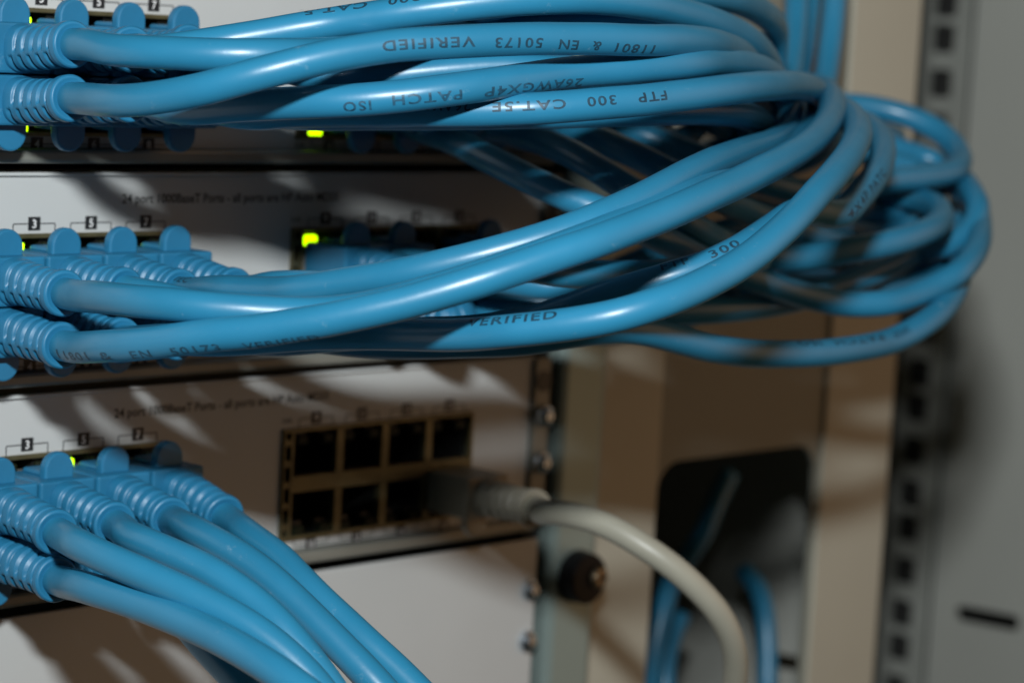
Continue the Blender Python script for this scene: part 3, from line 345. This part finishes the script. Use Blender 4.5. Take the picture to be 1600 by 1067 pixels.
 "M9": [[87.2, -10.0, 22.9], [87.2, -17.2, 22.9], [87.1, -24.4, 22.5], [87.9, -29.5, 22.1], [91.2, -23.2, 23.1], [94.5, -16.9, 24.2], [96.3, -21.7, 24.6], [96.5, -28.9, 24.4], [96.9, -36.0, 24.0], [97.8, -43.1, 23.4], [99.7, -50.0, 23.0], [103.1, -56.3, 22.9], [109.1, -60.1, 23.5], [116.1, -61.5, 24.2], [123.2, -61.5, 24.7], [130.4, -61.3, 24.7], [137.6, -61.5, 24.1], [144.7, -61.7, 23.1], [151.8, -61.7, 21.9], [158.8, -61.6, 20.5]],
 "M10": [[101.4, -10.0, 12.7], [101.5, -17.1, 12.7], [101.4, -24.2, 12.7], [102.1, -29.4, 12.9], [105.3, -23.2, 14.1], [108.5, -18.4, 15.1], [109.6, -25.4, 15.0], [110.1, -32.5, 14.7], [111.4, -39.5, 14.6], [113.4, -46.3, 14.6], [116.5, -52.7, 15.0], [120.9, -58.2, 15.7], [126.7, -62.1, 16.4], [133.3, -64.7, 16.9], [140.2, -66.6, 17.1], [147.2, -67.8, 17.2], [154.3, -68.3, 17.4], [161.4, -68.6, 17.7], [168.5, -68.7, 18.2], [175.5, -68.7, 18.9], [182.5, -69.2, 20.1], [189.4, -70.3, 21.7], [196.2, -71.1, 23.3], [203.2, -71.0, 24.7], [210.2, -70.2, 25.9], [217.0, -68.7, 27.0], [223.8, -66.6, 27.9], [230.5, -64.6, 28.8]],
 "M11": [[101.4, -10.0, 22.9], [101.5, -17.2, 22.9], [101.3, -24.3, 22.9], [102.1, -29.6, 22.9], [105.7, -23.5, 22.8], [109.0, -17.1, 22.6], [113.7, -15.7, 21.0], [115.3, -22.5, 19.3], [117.6, -29.1, 17.8], [120.8, -35.4, 16.5], [125.4, -40.7, 15.5], [131.3, -44.7, 15.0], [137.8, -47.6, 15.5], [144.6, -49.5, 16.3], [151.7, -50.0, 17.1], [158.7, -50.5, 18.3], [165.4, -52.4, 20.1], [172.3, -53.4, 21.6], [179.3, -53.8, 22.8], [186.4, -54.1, 23.8], [193.6, -54.1, 24.2], [200.7, -53.8, 24.0], [207.8, -53.2, 23.5], [214.9, -52.4, 22.9], [221.9, -51.0, 22.1], [228.8, -49.4, 21.2], [235.7, -47.7, 20.4]],
 "X1": [[115.7, -10.0, 68.9], [115.7, -17.0, 68.9], [115.5, -24.1, 68.9], [116.6, -29.7, 68.9], [121.7, -25.2, 69.0], [126.0, -19.6, 69.1], [130.5, -14.2, 69.1], [135.2, -8.9, 69.0], [140.3, -4.1, 68.7], [146.7, -1.7, 67.6], [153.5, -1.6, 66.1], [160.0, -3.2, 64.1], [164.1, -8.0, 61.6], [162.9, -14.7, 59.7], [161.1, -21.2, 57.9], [159.7, -27.8, 55.8], [161.6, -33.5, 52.6], [166.5, -37.0, 49.0], [171.8, -40.0, 45.6], [177.7, -42.5, 42.6], [184.1, -44.1, 40.2], [190.9, -45.4, 38.7], [197.7, -46.4, 37.7], [204.6, -47.4, 36.6], [211.5, -48.3, 35.5], [218.5, -48.9, 34.9], [225.5, -49.3, 35.1], [232.5, -49.5, 35.9], [239.4, -50.0, 37.3], [246.1, -50.7, 39.3], [252.1, -50.0, 42.7], [253.7, -46.6, 48.5]],
 "X2": [[129.9, -10.0, 68.9], [129.9, -17.2, 68.9], [129.8, -24.3, 68.9], [131.2, -29.8, 69.0], [136.6, -25.4, 69.3], [141.4, -20.0, 69.5], [146.1, -14.6, 69.7], [150.8, -9.2, 69.9], [155.7, -4.0, 69.9], [161.4, -2.3, 68.7], [160.5, -9.1, 67.2], [159.1, -16.0, 65.7], [158.4, -22.8, 63.7], [161.1, -28.1, 60.3], [166.8, -29.7, 56.3], [172.5, -31.1, 52.3], [177.9, -33.4, 48.2], [183.6, -35.2, 44.2], [189.2, -37.1, 40.2], [194.8, -39.0, 36.1], [200.5, -41.2, 32.3], [206.2, -43.7, 28.9], [212.3, -46.2, 26.0], [218.6, -48.7, 23.6], [225.2, -50.8, 21.8], [231.9, -53.1, 20.9], [238.8, -54.9, 21.0], [245.9, -56.0, 21.8], [252.9, -56.1, 23.3], [259.7, -55.2, 25.3], [266.1, -53.4, 27.9], [272.0, -50.6, 30.9], [276.3, -46.7, 34.9], [279.3, -42.0, 39.5]],
 "X3": [[115.7, -10.0, 12.7], [115.7, -17.1, 12.7], [115.6, -24.1, 12.7], [116.1, -29.1, 12.9], [119.1, -22.9, 13.5], [123.9, -25.7, 12.2], [128.3, -31.0, 10.8], [133.4, -35.8, 9.6], [139.3, -39.7, 9.0], [145.9, -41.8, 9.5], [152.7, -43.3, 10.6], [159.0, -46.1, 12.3], [164.5, -49.8, 14.6], [170.0, -53.8, 16.7], [175.8, -57.2, 18.5], [182.3, -60.0, 19.6], [188.9, -62.4, 20.0], [195.6, -64.4, 20.2], [202.5, -65.9, 20.5], [209.5, -66.9, 20.9], [216.5, -67.3, 21.5], [223.5, -67.3, 22.3], [230.5, -66.8, 23.4], [237.4, -65.8, 24.8], [244.0, -64.0, 26.3], [250.5, -61.6, 27.7], [256.7, -58.7, 29.6], [262.1, -55.2, 32.4], [267.4, -51.5, 35.3]],
 "X4": [[129.9, -10.0, 22.9], [129.9, -17.2, 22.9], [129.9, -24.3, 22.9], [130.4, -28.9, 22.6], [131.8, -21.9, 21.5], [134.4, -16.0, 20.0], [139.3, -19.4, 18.1], [143.3, -25.3, 18.0], [146.6, -31.2, 20.5], [151.0, -35.8, 23.6], [156.7, -38.8, 26.5], [162.9, -41.4, 29.1], [169.3, -43.9, 31.2], [175.9, -46.1, 32.8], [182.7, -48.0, 34.1], [189.6, -49.9, 34.6], [196.5, -51.8, 34.5], [203.5, -53.4, 34.0], [210.5, -54.9, 33.0], [217.4, -56.1, 31.9], [224.6, -56.5, 31.6], [231.7, -56.0, 32.2], [238.6, -54.9, 33.5], [245.3, -53.2, 35.4], [251.7, -50.9, 37.8], [258.0, -48.4, 40.2]],
 "G1": [[-7.2, -10.0, -33.3], [-7.2, -17.1, -33.3], [-6.9, -24.1, -33.7], [-6.9, -31.1, -34.2], [-9.0, -37.8, -33.4], [-11.6, -44.2, -32.2], [-12.9, -51.1, -31.6], [-12.2, -58.1, -31.8], [-11.6, -65.1, -32.2], [-11.4, -72.1, -32.6], [-11.3, -79.2, -33.1], [-11.2, -86.2, -33.8], [-11.2, -93.2, -34.8], [-11.0, -100.1, -36.2], [-10.4, -106.8, -38.2], [-9.2, -113.1, -41.0], [-7.1, -118.4, -45.2]],
 "G2": [[-7.2, -10.0, -23.1], [-7.2, -17.5, -23.2], [-6.9, -24.9, -23.9], [-7.4, -32.2, -24.8], [-10.2, -39.0, -24.3], [-13.0, -45.9, -23.8], [-13.5, -53.3, -24.4], [-12.3, -60.5, -25.6], [-10.3, -67.6, -27.1], [-8.4, -74.6, -28.7], [-6.1, -81.4, -30.7], [-3.8, -88.0, -33.3], [-1.5, -94.1, -36.8], [0.5, -99.8, -41.2], [2.1, -104.9, -46.4]],
 "G3": [[7.1, -10.0, -23.1], [7.1, -17.3, -23.2], [7.3, -24.6, -23.8], [6.8, -31.7, -24.6], [3.7, -38.3, -24.3], [0.0, -44.6, -23.7], [-1.2, -51.7, -23.8], [-0.3, -58.9, -24.8], [1.1, -65.9, -26.2], [2.5, -72.7, -28.3], [3.9, -79.3, -31.1], [4.8, -85.7, -34.6], [6.0, -91.4, -39.0], [7.6, -96.4, -44.1], [9.0, -101.0, -49.6]],
 "G4": [[21.3, -10.0, -23.1], [21.3, -17.1, -23.2], [21.4, -24.2, -23.9], [21.1, -31.2, -25.0], [18.0, -37.5, -24.4], [14.4, -43.6, -23.5], [12.2, -50.3, -23.3], [11.9, -57.3, -24.3], [12.7, -64.1, -26.1], [13.6, -70.8, -28.6], [14.1, -77.2, -31.5], [15.1, -83.3, -35.0], [16.2, -89.3, -38.7], [17.4, -95.2, -42.5], [19.1, -100.5, -46.9], [21.2, -105.3, -51.7]],
 "G5": [[35.6, -10.0, -23.1], [35.6, -17.3, -23.2], [35.7, -24.4, -24.3], [35.2, -31.4, -26.0], [32.6, -38.1, -26.3], [29.4, -44.6, -26.2], [27.8, -51.6, -27.2], [27.2, -58.6, -29.0], [26.4, -65.4, -31.5], [26.3, -72.0, -34.5], [27.1, -78.4, -37.8], [28.0, -84.8, -41.2], [29.6, -90.8, -44.9], [31.0, -96.7, -48.8], [32.3, -102.6, -52.9]],
 "G6": [[7.1, -10.0, -33.3], [7.1, -17.7, -33.4], [6.9, -25.4, -34.0], [7.7, -32.9, -35.2], [10.4, -39.9, -37.1], [11.6, -46.7, -40.6], [12.2, -53.2, -44.6], [12.8, -60.0, -48.4], [13.8, -66.5, -52.3], [16.0, -71.8, -57.5]],
 "G7": [[21.3, -10.0, -33.3], [21.3, -17.1, -33.4], [21.3, -24.2, -33.9], [21.4, -31.2, -34.7], [22.5, -38.2, -34.5], [23.7, -45.2, -35.2], [24.4, -51.7, -37.9], [25.3, -57.9, -41.2], [26.6, -63.7, -45.1], [28.5, -68.6, -49.9], [30.5, -73.3, -54.9], [32.4, -77.8, -60.0]],
 "G8": [[35.6, -10.0, -33.3], [35.6, -17.7, -33.4], [35.4, -25.3, -34.0], [36.2, -32.8, -34.9], [38.7, -40.0, -35.5], [38.9, -47.2, -37.8], [38.4, -54.1, -41.0], [38.2, -61.0, -44.5], [38.2, -67.8, -48.0], [39.1, -74.1, -52.2], [40.6, -79.9, -56.9]],
 "grey": [[129.9, -10.0, -33.3], [129.9, -17.4, -33.3], [130.2, -24.8, -33.3], [129.1, -31.9, -33.1], [124.4, -37.5, -32.2], [119.7, -43.0, -31.1], [118.6, -50.2, -30.0], [119.8, -57.5, -30.3], [121.8, -64.3, -32.1], [124.5, -70.5, -35.1], [128.4, -75.4, -39.0], [133.0, -78.8, -43.7], [137.7, -81.0, -48.9], [142.2, -81.6, -54.8], [146.1, -80.5, -60.9], [149.2, -78.4, -67.3], [151.5, -76.0, -73.9], [153.4, -73.6, -80.6]],
 "H1": [[311.5, 57.1, -55.0], [306.8, 56.7, -60.5], [302.2, 55.9, -66.2], [297.8, 55.0, -71.9], [292.9, 55.3, -77.3], [288.0, 56.2, -82.6], [283.6, 55.6, -88.4], [280.1, 54.2, -94.6], [277.4, 53.5, -101.3], [275.5, 53.1, -108.4], [274.5, 53.0, -115.6], [273.5, 52.8, -122.8], [272.5, 52.6, -130.1], [271.5, 52.4, -137.3]],
 "H2": [[320.6, 56.7, -86.4], [320.2, 50.5, -90.1], [318.5, 45.8, -95.2], [316.6, 42.7, -101.3], [315.3, 40.6, -108.1], [313.6, 38.6, -114.8], [312.3, 37.2, -121.7], [311.7, 36.5, -128.8], [311.2, 36.0, -136.0]],
 "H3": [[302.8, 65.5, -100.4], [297.8, 64.6, -106.5], [293.6, 62.7, -113.0], [290.8, 60.3, -120.0], [290.0, 59.0, -127.8], [289.9, 58.2, -135.7]]}
CORDS = {'T1': ((-7.2, 68.9, 0),
 'patch_cord', 'blue cord from the upper leftmost plug of the topmost switch, running level', 'patch cord', 'blue patch cords of the top bundle', 3.1, 'jacket', 'boot'),
 'T2': ((-7.2, 58.7, 1),
 'patch_cord', 'blue cord clearly printed VERIFIED and 50173 upside down in the top bundle', 'patch cord', 'blue patch cords of the top bundle', 3.1, 'jacket', 'boot'),
 'Ttop': ((7.05, 68.9, 0),
 'patch_cord', 'blue cord crossing the top edge with CAT.5 300 printed upside down', 'patch cord', 'blue patch cords of the top bundle', 3.1, 'jacket', 'boot'),
 'TB': ((21.3, 68.9, 0),
 'patch_cord', 'outermost of the dark blue cord loops at the top, curling down behind the others', 'patch cord', 'blue patch cords of the top bundle', 3.1, 'jacket', 'boot'),
 'TC': ((35.55, 68.9, 0),
 'patch_cord', 'shadowed blue cord in the narrow gap under the VERIFIED cord of the top bundle', 'patch cord', 'blue patch cords of the top bundle', 3.1, 'jacket', 'boot'),
 'T3': ((7.05, 58.7, 1),
 'patch_cord', 'blue patch cord with PATCH printed upside down, third strand of the top bundle', 'patch cord', 'blue patch cords of the top bundle', 3.1, 'jacket', 'boot'),
 'T4': ((21.3, 58.7, 1),
 'patch_cord', 'blue cord printed FTP 300 CAT.5E upside down, lowest of the top bundle', 'patch cord', 'blue patch cords of the top bundle', 3.1, 'jacket', 'boot'),
 'T5': ((35.55, 58.7, 1),
 'patch_cord', 'dark shaded blue cord hugging the underside of the FTP 300 strand', 'patch cord', 'blue patch cords of the top bundle', 3.1, 'jacket', 'boot'),
 'D1': ((87.2, 58.7, 1),
 'patch_cord', 'leftmost of the shaded diagonal blue cords falling behind the two front strands', 'patch cord', 'blue patch cords of the top bundle', 3.1, 'jacket', 'boot'),
 'D2': ((101.45, 58.7, 1),
 'patch_cord', 'second shaded diagonal blue cord, ending in the short pale curve amid the right loops', 'patch cord', 'blue patch cords of the top bundle', 3.1, 'jacket', 'boot'),
 'D3': ((115.7, 58.7, 1),
 'patch_cord', 'third diagonal blue cord from the topmost switch, swinging into the far right outer loop', 'patch cord', 'blue patch cords of the top bundle', 3.1, 'jacket', 'boot'),
 'D4': ((129.95, 58.7, 1),
 'patch_cord', 'upper arch shaped blue cord reaching over the beige column at the right', 'patch cord', 'blue patch cords of the top bundle', 3.1, 'jacket', 'boot'),
 'D5': ((87.2, 68.9, 0),
 'patch_cord', 'blue cord in the dark gap under the top bundle, bending upward', 'patch cord', 'blue patch cords of the top bundle', 3.1, 'jacket', 'boot'),
 'D6': ((101.45, 68.9, 0),
 'patch_cord', 'dull blue cord deep behind the top bundle, right of the second port block', 'patch cord', 'blue patch cords of the top bundle', 3.1, 'jacket', 'boot'),
 'M1': ((-7.2, 22.9, 0),
 'patch_cord', 'blue cord from the upper leftmost plug of the middle switch', 'patch cord', 'blue patch cords of the middle bundle', 3.1, 'jacket', 'boot'),
 'M2': ((-7.2, 12.7, 1),
 'patch_cord', 'thick front blue cord printed 11801 and EN 50173 beside its ribbed boot', 'patch cord', 'blue patch cords of the middle bundle', 3.1, 'jacket', 'boot'),
 'M3': ((7.05, 22.9, 0),
 'patch_cord', 'blue cord from the second upper plug of the middle switch, hidden behind its neighbours', 'patch cord', 'blue patch cords of the middle bundle', 3.1, 'jacket', 'boot'),
 'M4': ((7.05, 12.7, 1),
 'patch_cord', 'glossy blue cord of the middle bundle printed VERIFIED, curving up to the right', 'patch cord', 'blue patch cords of the middle bundle', 3.1, 'jacket', 'boot'),
 'M5': ((21.3, 22.9, 0),
 'patch_cord', 'blue cord forming the glossy upper edge of the middle bundle', 'patch cord', 'blue patch cords of the middle bundle', 3.1, 'jacket', 'boot'),
 'M6': ((21.3, 12.7, 1),
 'patch_cord', 'blue cord printed FTP 300 tucked behind the lower glossy strand', 'patch cord', 'blue patch cords of the middle bundle', 3.1, 'jacket', 'boot'),
 'M7': ((35.55, 22.9, 0),
 'patch_cord', 'blue cord from the rightmost upper plug of the left block on the middle switch', 'patch cord', 'blue patch cords of the middle bundle', 3.1, 'jacket', 'boot'),
 'M8': ((35.55, 12.7, 1),
 'patch_cord', 'lowest blue loop on the right, hanging under the others with PATCH printed on its top', 'patch cord', 'blue patch cords of the middle bundle', 3.1, 'jacket', 'boot'),
 'M9': ((87.2, 22.9, 0),
 'patch_cord', 'thin looking blue cord in shadow between the two front strands of the middle bundle', 'patch cord', 'blue patch cords of the middle bundle', 3.1, 'jacket', 'boot'),
 'M10': ((101.45, 12.7, 1),
 'patch_cord', 'black looking shaded cord crossing level above the lowest right loop', 'patch cord', 'blue patch cords of the middle bundle', 3.1, 'jacket', 'boot'),
 'M11': ((101.45, 22.9, 0),
 'patch_cord', 'shaded cord rising dark behind the middle crossing', 'patch cord', 'blue patch cords of the middle bundle', 3.1, 'jacket', 'boot'),
 'X1': ((115.7, 68.9, 0),
 'patch_cord', 'dim blue cord crossing the dark middle of the right hand tangle', 'patch cord', 'blue patch cords of the middle bundle', 3.1, 'jacket', 'boot'),
 'X2': ((129.95, 68.9, 0),
 'patch_cord', 'dim blue cord sweeping low behind the pale curves of the right loops', 'patch cord', 'blue patch cords of the middle bundle', 3.1, 'jacket', 'boot'),
 'X3': ((115.7, 12.7, 1),
 'patch_cord', 'dark cord just above the lowest right loop, second from the bottom', 'patch cord', 'blue patch cords of the middle bundle', 3.1, 'jacket', 'boot'),
 'X4': ((129.95, 22.9, 0),
 'patch_cord', 'dark cord bowed through the heart of the tangle behind the steep printed cord', 'patch cord', 'blue patch cords of the middle bundle', 3.1, 'jacket', 'boot'),
 'G1': ((-7.2, -33.3, 1),
 'patch_cord', 'lowest visible blue cord from the lower leftmost plug of the lowest switch', 'patch cord', 'blue patch cords of the bottom bundle', 3.1, 'jacket', 'boot'),
 'G2': ((-7.2, -23.1, 0),
 'patch_cord', 'blue cord with a long highlight from the upper leftmost plug of the lowest switch', 'patch cord', 'blue patch cords of the bottom bundle', 3.1, 'jacket', 'boot'),
 'G3': ((7.05, -23.1, 0),
 'patch_cord', 'blue cord from the second upper plug of the lowest switch, falling to the bottom edge', 'patch cord', 'blue patch cords of the bottom bundle', 3.1, 'jacket', 'boot'),
 'G4': ((21.3, -23.1, 0),
 'patch_cord', 'blue cord from the third upper plug of the lowest switch, falling to the bottom edge', 'patch cord', 'blue patch cords of the bottom bundle', 3.1, 'jacket', 'boot'),
 'G5': ((35.55, -23.1, 0),
 'patch_cord', 'outermost right blue cord of the falling bottom bundle', 'patch cord', 'blue patch cords of the bottom bundle', 3.1, 'jacket', 'boot'),
 'G6': ((7.05, -33.3, 1),
 'patch_cord', 'dark blue cord under the falling bundle, only its underside peeking out at the bottom edge', 'patch cord', 'blue patch cords of the bottom bundle', 3.1, 'jacket', 'boot'),
 'G7': ((21.3, -33.3, 1),
 'patch_cord', 'shaded lower row blue cord hidden under the third falling strand', 'patch cord', 'blue patch cords of the bottom bundle', 3.1, 'jacket', 'boot'),
 'G8': ((35.55, -33.3, 1),
 'patch_cord', 'shaded lower row blue cord hidden under the rightmost falling strand', 'patch cord', 'blue patch cords of the bottom bundle', 3.1, 'jacket', 'boot'),
 'grey': ((129.95, -33.3, 1),
 'patch_cord', 'pale grey patch cord with ribbed boot curving down over the rack post', 'patch cord', None, 2.9, 'grey_pvc', 'grey_boot'),
 'H1': (None, 'patch_cord', 'blurred blue cord hanging along the left side inside the black opening', 'patch cord', 'blue cords inside the black opening', 3.1, 'jacket', 'boot'),
 'H2': (None, 'patch_cord', 'blurred bright blue cord hanging at the right side inside the black opening', 'patch cord', 'blue cords inside the black opening', 3.1, 'jacket', 'boot'),
 'H3': (None, 'patch_cord', 'blurred short blue cord at the bottom middle inside the black opening', 'patch cord', 'blue cords inside the black opening', 3.1, 'jacket', 'boot')}
TEXTS = [('Ttop', [('CAT.5', 65.0, 13.0, 60, 50),
 ('300', 82.0, 6.0, 48, 50)], 1.9, True, False),
 ('T2', [('VERIFIED', 95.0, 17.5, -2, -6),
 ('50173', 116.5, 10.0, -14, -20),
 ('EN', 130.0, 4.5, -24, -28),
 ('&', 137.5, 2.0, -30, -32),
 ('11801', 143.0, 10.0, -34, -40)], 1.9, True, False),
 ('T1', [('VERIFIED', 117.5, 18.0, 48, 40),
 ('50173', 139.5, 12.0, 35, 30)], 1.9, True, False),
 ('T3', [('ISO', 74.0, 5.0, -25, -25),
 ('PATCH', 82.5, 12.5, -15, -25),
 ('26AWGX4P', 99.0, 24.0, -30, -45)], 1.9, True, True),
 ('T4', [('26AWG', 76.5, 10.5, 18, 14),
 ('CAT.5E', 91.0, 13.0, 10, 8),
 ('300', 108.0, 6.0, 8, 8),
 ('FTP', 118.5, 7.0, 8, 6)], 1.85, True, False),
 ('M2', [('11801', 23.5, 16.0, -20, -26),
 ('&', 43.5, 3.5, -30, -32),
 ('EN', 51.5, 5.0, -33, -35),
 ('50173', 61.0, 10.5, -38, -45),
 ('VERIFIED', 76.0, 14.0, -50, -60)], 1.85, False, True),
 ('M4', [('VERIFIED', 105.0, 17.5, 52, 48)], 1.85, False, False),
 ('M6', [('FTP', 125.5, 5.5, 55, 50),
 ('300', 135.0, 6.5, 38, 35)], 1.85, False, False),
 ('M6', [('4X4P', 180.0, 18.0, 0, 0),
 ('PATC', 200.5, 16.0, 0, 0)], 1.85, False, False),
 ('M8', [('ISO', 163.5, 9.0, 60, 58),
 ('PATCH', 177.5, 21.0, 50, 40),
 ('26AWGX4P', 203.0, 7.0, 30, 25)], 1.85, True, False),
 ('M5', [('IEC', 21.5, 7.5, 62, 62)], 1.7, False, False)]
def boot_mesh(path, s0, s1, Rb, body_r):
    """ribbed strain-relief boot swept along the first stretch of the cord"""
    # cumulative length
    L = [0]
    for a, b in zip(path, path[1:]): L.append(L[-1] + (b - a).length)
    T, U = frames(path)
    def at(s):
        for i in range(len(L) - 1):
            if L[i + 1] >= s: break
        f = (s - L[i]) / max(1e-6, L[i + 1] - L[i]); t = T[i].lerp(T[i + 1], f).normalized(); u = U[i].lerp(U[i + 1], f)
        u = (u - t * u.dot(t)).normalized(); return path[i].lerp(path[i + 1], f), t, u
    n = 56; bm = bmesh.new(); rings = []
    ln = s1 - s0; fl = 2.3
    ss = [s0 + i * .16 for i in range(int(ln / .16) + 1)]
    per = (ln - fl - 1.0) / 5.0
    def sstep(a, b, x):
        x = max(0., min(1., (x - a) / (b - a))); return x * x * (3 - 2 * x)
    for s in ss:
        p, t, u = at(s); v = t.cross(u); ring = []
        q = (s - s0); R = body_r + (Rb - body_r) * sstep(0, 3, q)
        R *= 1 - .06 * sstep(4, ln - fl, q) + .10 * sstep(ln - fl - .15, ln - fl + .1, q)
        for k in range(n):
            a = 2 * math.pi * k / n
            ca, sa = math.cos(a), math.sin(a)
            sq = (abs(ca) ** 2.6 + abs(sa) ** 2.6) ** (-1 / 2.6)
            r = R * (sq * (1 - sstep(2, 8, q)) + 1.0 * sstep(2, 8, q)) if q < 8 else R
            if 1.0 < q < ln - fl:
                top = ca > -.25
                ph = ((q - 1.0) / per + (0 if top else .5)) % 1.0
                g = sstep(.50, .56, ph) * (1 - sstep(.88, .94, ph))
                wn = sstep(-.18, -.06, ca) if top else sstep(.34, .46, -ca) * 1.0
                r -= 0.92 * g * wn
            if q > ln - .5: r -= (q - ln + .5) * .9
            ring.append(bm.verts.new(p + (u * ca + v * sa) * r))
        rings.append(ring)
    p, t, u = at(s1); v = t.cross(u)
    rings.append([bm.verts.new(p - t * .25 + (u * math.cos(2 * math.pi * k / n) + v * math.sin(2 * math.pi * k / n)) * (Rb * .86)) for k in range(n)])
    rings.append([bm.verts.new(p - t * .5 + (u * math.cos(2 * math.pi * k / n) + v * math.sin(2 * math.pi * k / n)) * 2.9) for k in range(n)])
    for A_, B_ in zip(rings, rings[1:]):
        for k in range(n): bm.faces.new((A_[k], A_[(k + 1) % n], B_[(k + 1) % n], B_[k]))
    bm.faces.new(rings[0][::-1]); bmesh.ops.recalc_face_normals(bm, faces=bm.faces)
    return bm
def arch(bm, x, w, z0, h, sg, y0, y1):
    """round-topped upright plate, the latch guard"""
    r = w / 2; pts = [(x - r, z0), (x + r, z0)] + [(x + r * math.cos(a), z0 + sg * (h - r + r * math.sin(a))) for a in [math.pi * k / 14 for k in range(15)]]
    A_ = [bm.verts.new((px, y0, pz)) for px, pz in pts]; B_ = [bm.verts.new((px, y1, pz)) for px, pz in pts]
    n = len(pts)
    for k in range(n): bm.faces.new((A_[k], A_[(k + 1) % n], B_[(k + 1) % n], B_[k]))
    bm.faces.new(A_); bm.faces.new(B_[::-1]); bmesh.ops.recalc_face_normals(bm, faces=bm.faces)
cords = {}
for key, info in CORDS.items():
    pl, name, label, cat, grp, r, jk, bt = info
    raw = [V(p) for p in CABLES[key]]; pts = cat_rom(raw, 2.2)
    if pl:
        X, Z, row = pl; sg = 1 if row == 0 else -1
        t = thing(name, (X, 0, Z), label, cat, grp)
        bm = bmesh.new()
        zc = Z
        obj('plug', nb((X - 5.8, X + 5.8, -1, 7, zc - 3.9, zc + 3.9)), M['clip'], t, bevel=.3)
        B = obj('plug_body', nb((X - 6.85, X + 6.85, -15, -1.2, zc - 4.95, zc + 4.95)), M[bt], t, bevel=.55)
        arch(bm, X, 7.2, zc + sg * 4.6, 5.6, sg, -11.8, -9.6); obj('latch_guard', bm, M[bt], B, bevel=.45)
        a = -9.5; obj('latch_ridge', nb((X - 2.9, X + 2.9, -9.5, -2.5, *sorted((zc + sg * 4.7, zc + sg * 6.0)))), M[bt], B, bevel=.8)
        obj('boot', boot_mesh(pts, 4.9, 21.6, 4.4, 4.75), M[bt], t, smooth=True)
    else:
        t = thing(name, tuple(raw[-1]), label, cat, grp)
    # jacket starts inside the boot
    bm = bmesh.new(); tube(bm, pts[3:] if pl else pts, r, 24); obj('jacket', bm, M[jk], t, smooth=True)
    cords[key] = (t, pts, r)
def cable_text(key, words, height, flip, worn=False):
    """print wrapped on the jacket: each word has its start along the cord, its length (mm) and its height round the jacket at both ends (degrees above the front)"""
    t, pts, r = cords[key]
    L = [0]
    for a, b in zip(pts, pts[1:]): L.append(L[-1] + (b - a).length)
    T_, _ = frames(pts); allb = bmesh.new()
    for s, s0, length, a0, a1 in words:
        tb = text_bm(s, 1.0, .022, 'LEFT', space=1.2)
        wd = max(v.co.x for v in tb.verts)
        for i in range(1, 10):
            bmesh.ops.bisect_plane(tb, geom=tb.verts[:] + tb.edges[:] + tb.faces[:], plane_co=(0, i * .08, 0), plane_no=(0, 1, 0))
        for v in tb.verts:
            fx = v.co.x / wd; y = (v.co.y - .36) * height / .72
            s_ = s0 + (length * (1 - fx) if flip else length * fx)
            lo, hi = 0, len(L) - 2
            while lo < hi:
                mid = (lo + hi + 1) // 2
                if L[mid] <= s_: lo = mid
                else: hi = mid - 1
            f = (s_ - L[lo]) / (L[lo + 1] - L[lo]); p = pts[lo].lerp(pts[lo + 1], f); T = T_[lo].lerp(T_[lo + 1], f).normalized()
            front = V((-.717, -.697, .05)); front = (front - T * front.dot(T)).normalized(); up = front.cross(T)
            if up.z < 0: up = -up
            q = (s_ - s0) / length
            a = math.radians(a0 + (a1 - a0) * q) + (-1 if flip else 1) * y / r
            v.co = p + (front * math.cos(a) + up * math.sin(a)) * (r + .03)
        me = bpy.data.meshes.new('w'); tb.to_mesh(me); tb.free(); allb.from_mesh(me); bpy.data.meshes.remove(me)
    obj('printed_text', allb, M['ink_worn' if worn else 'ink'], t)
for a in TEXTS: cable_text(*a)
print('objects', len(bpy.data.objects))
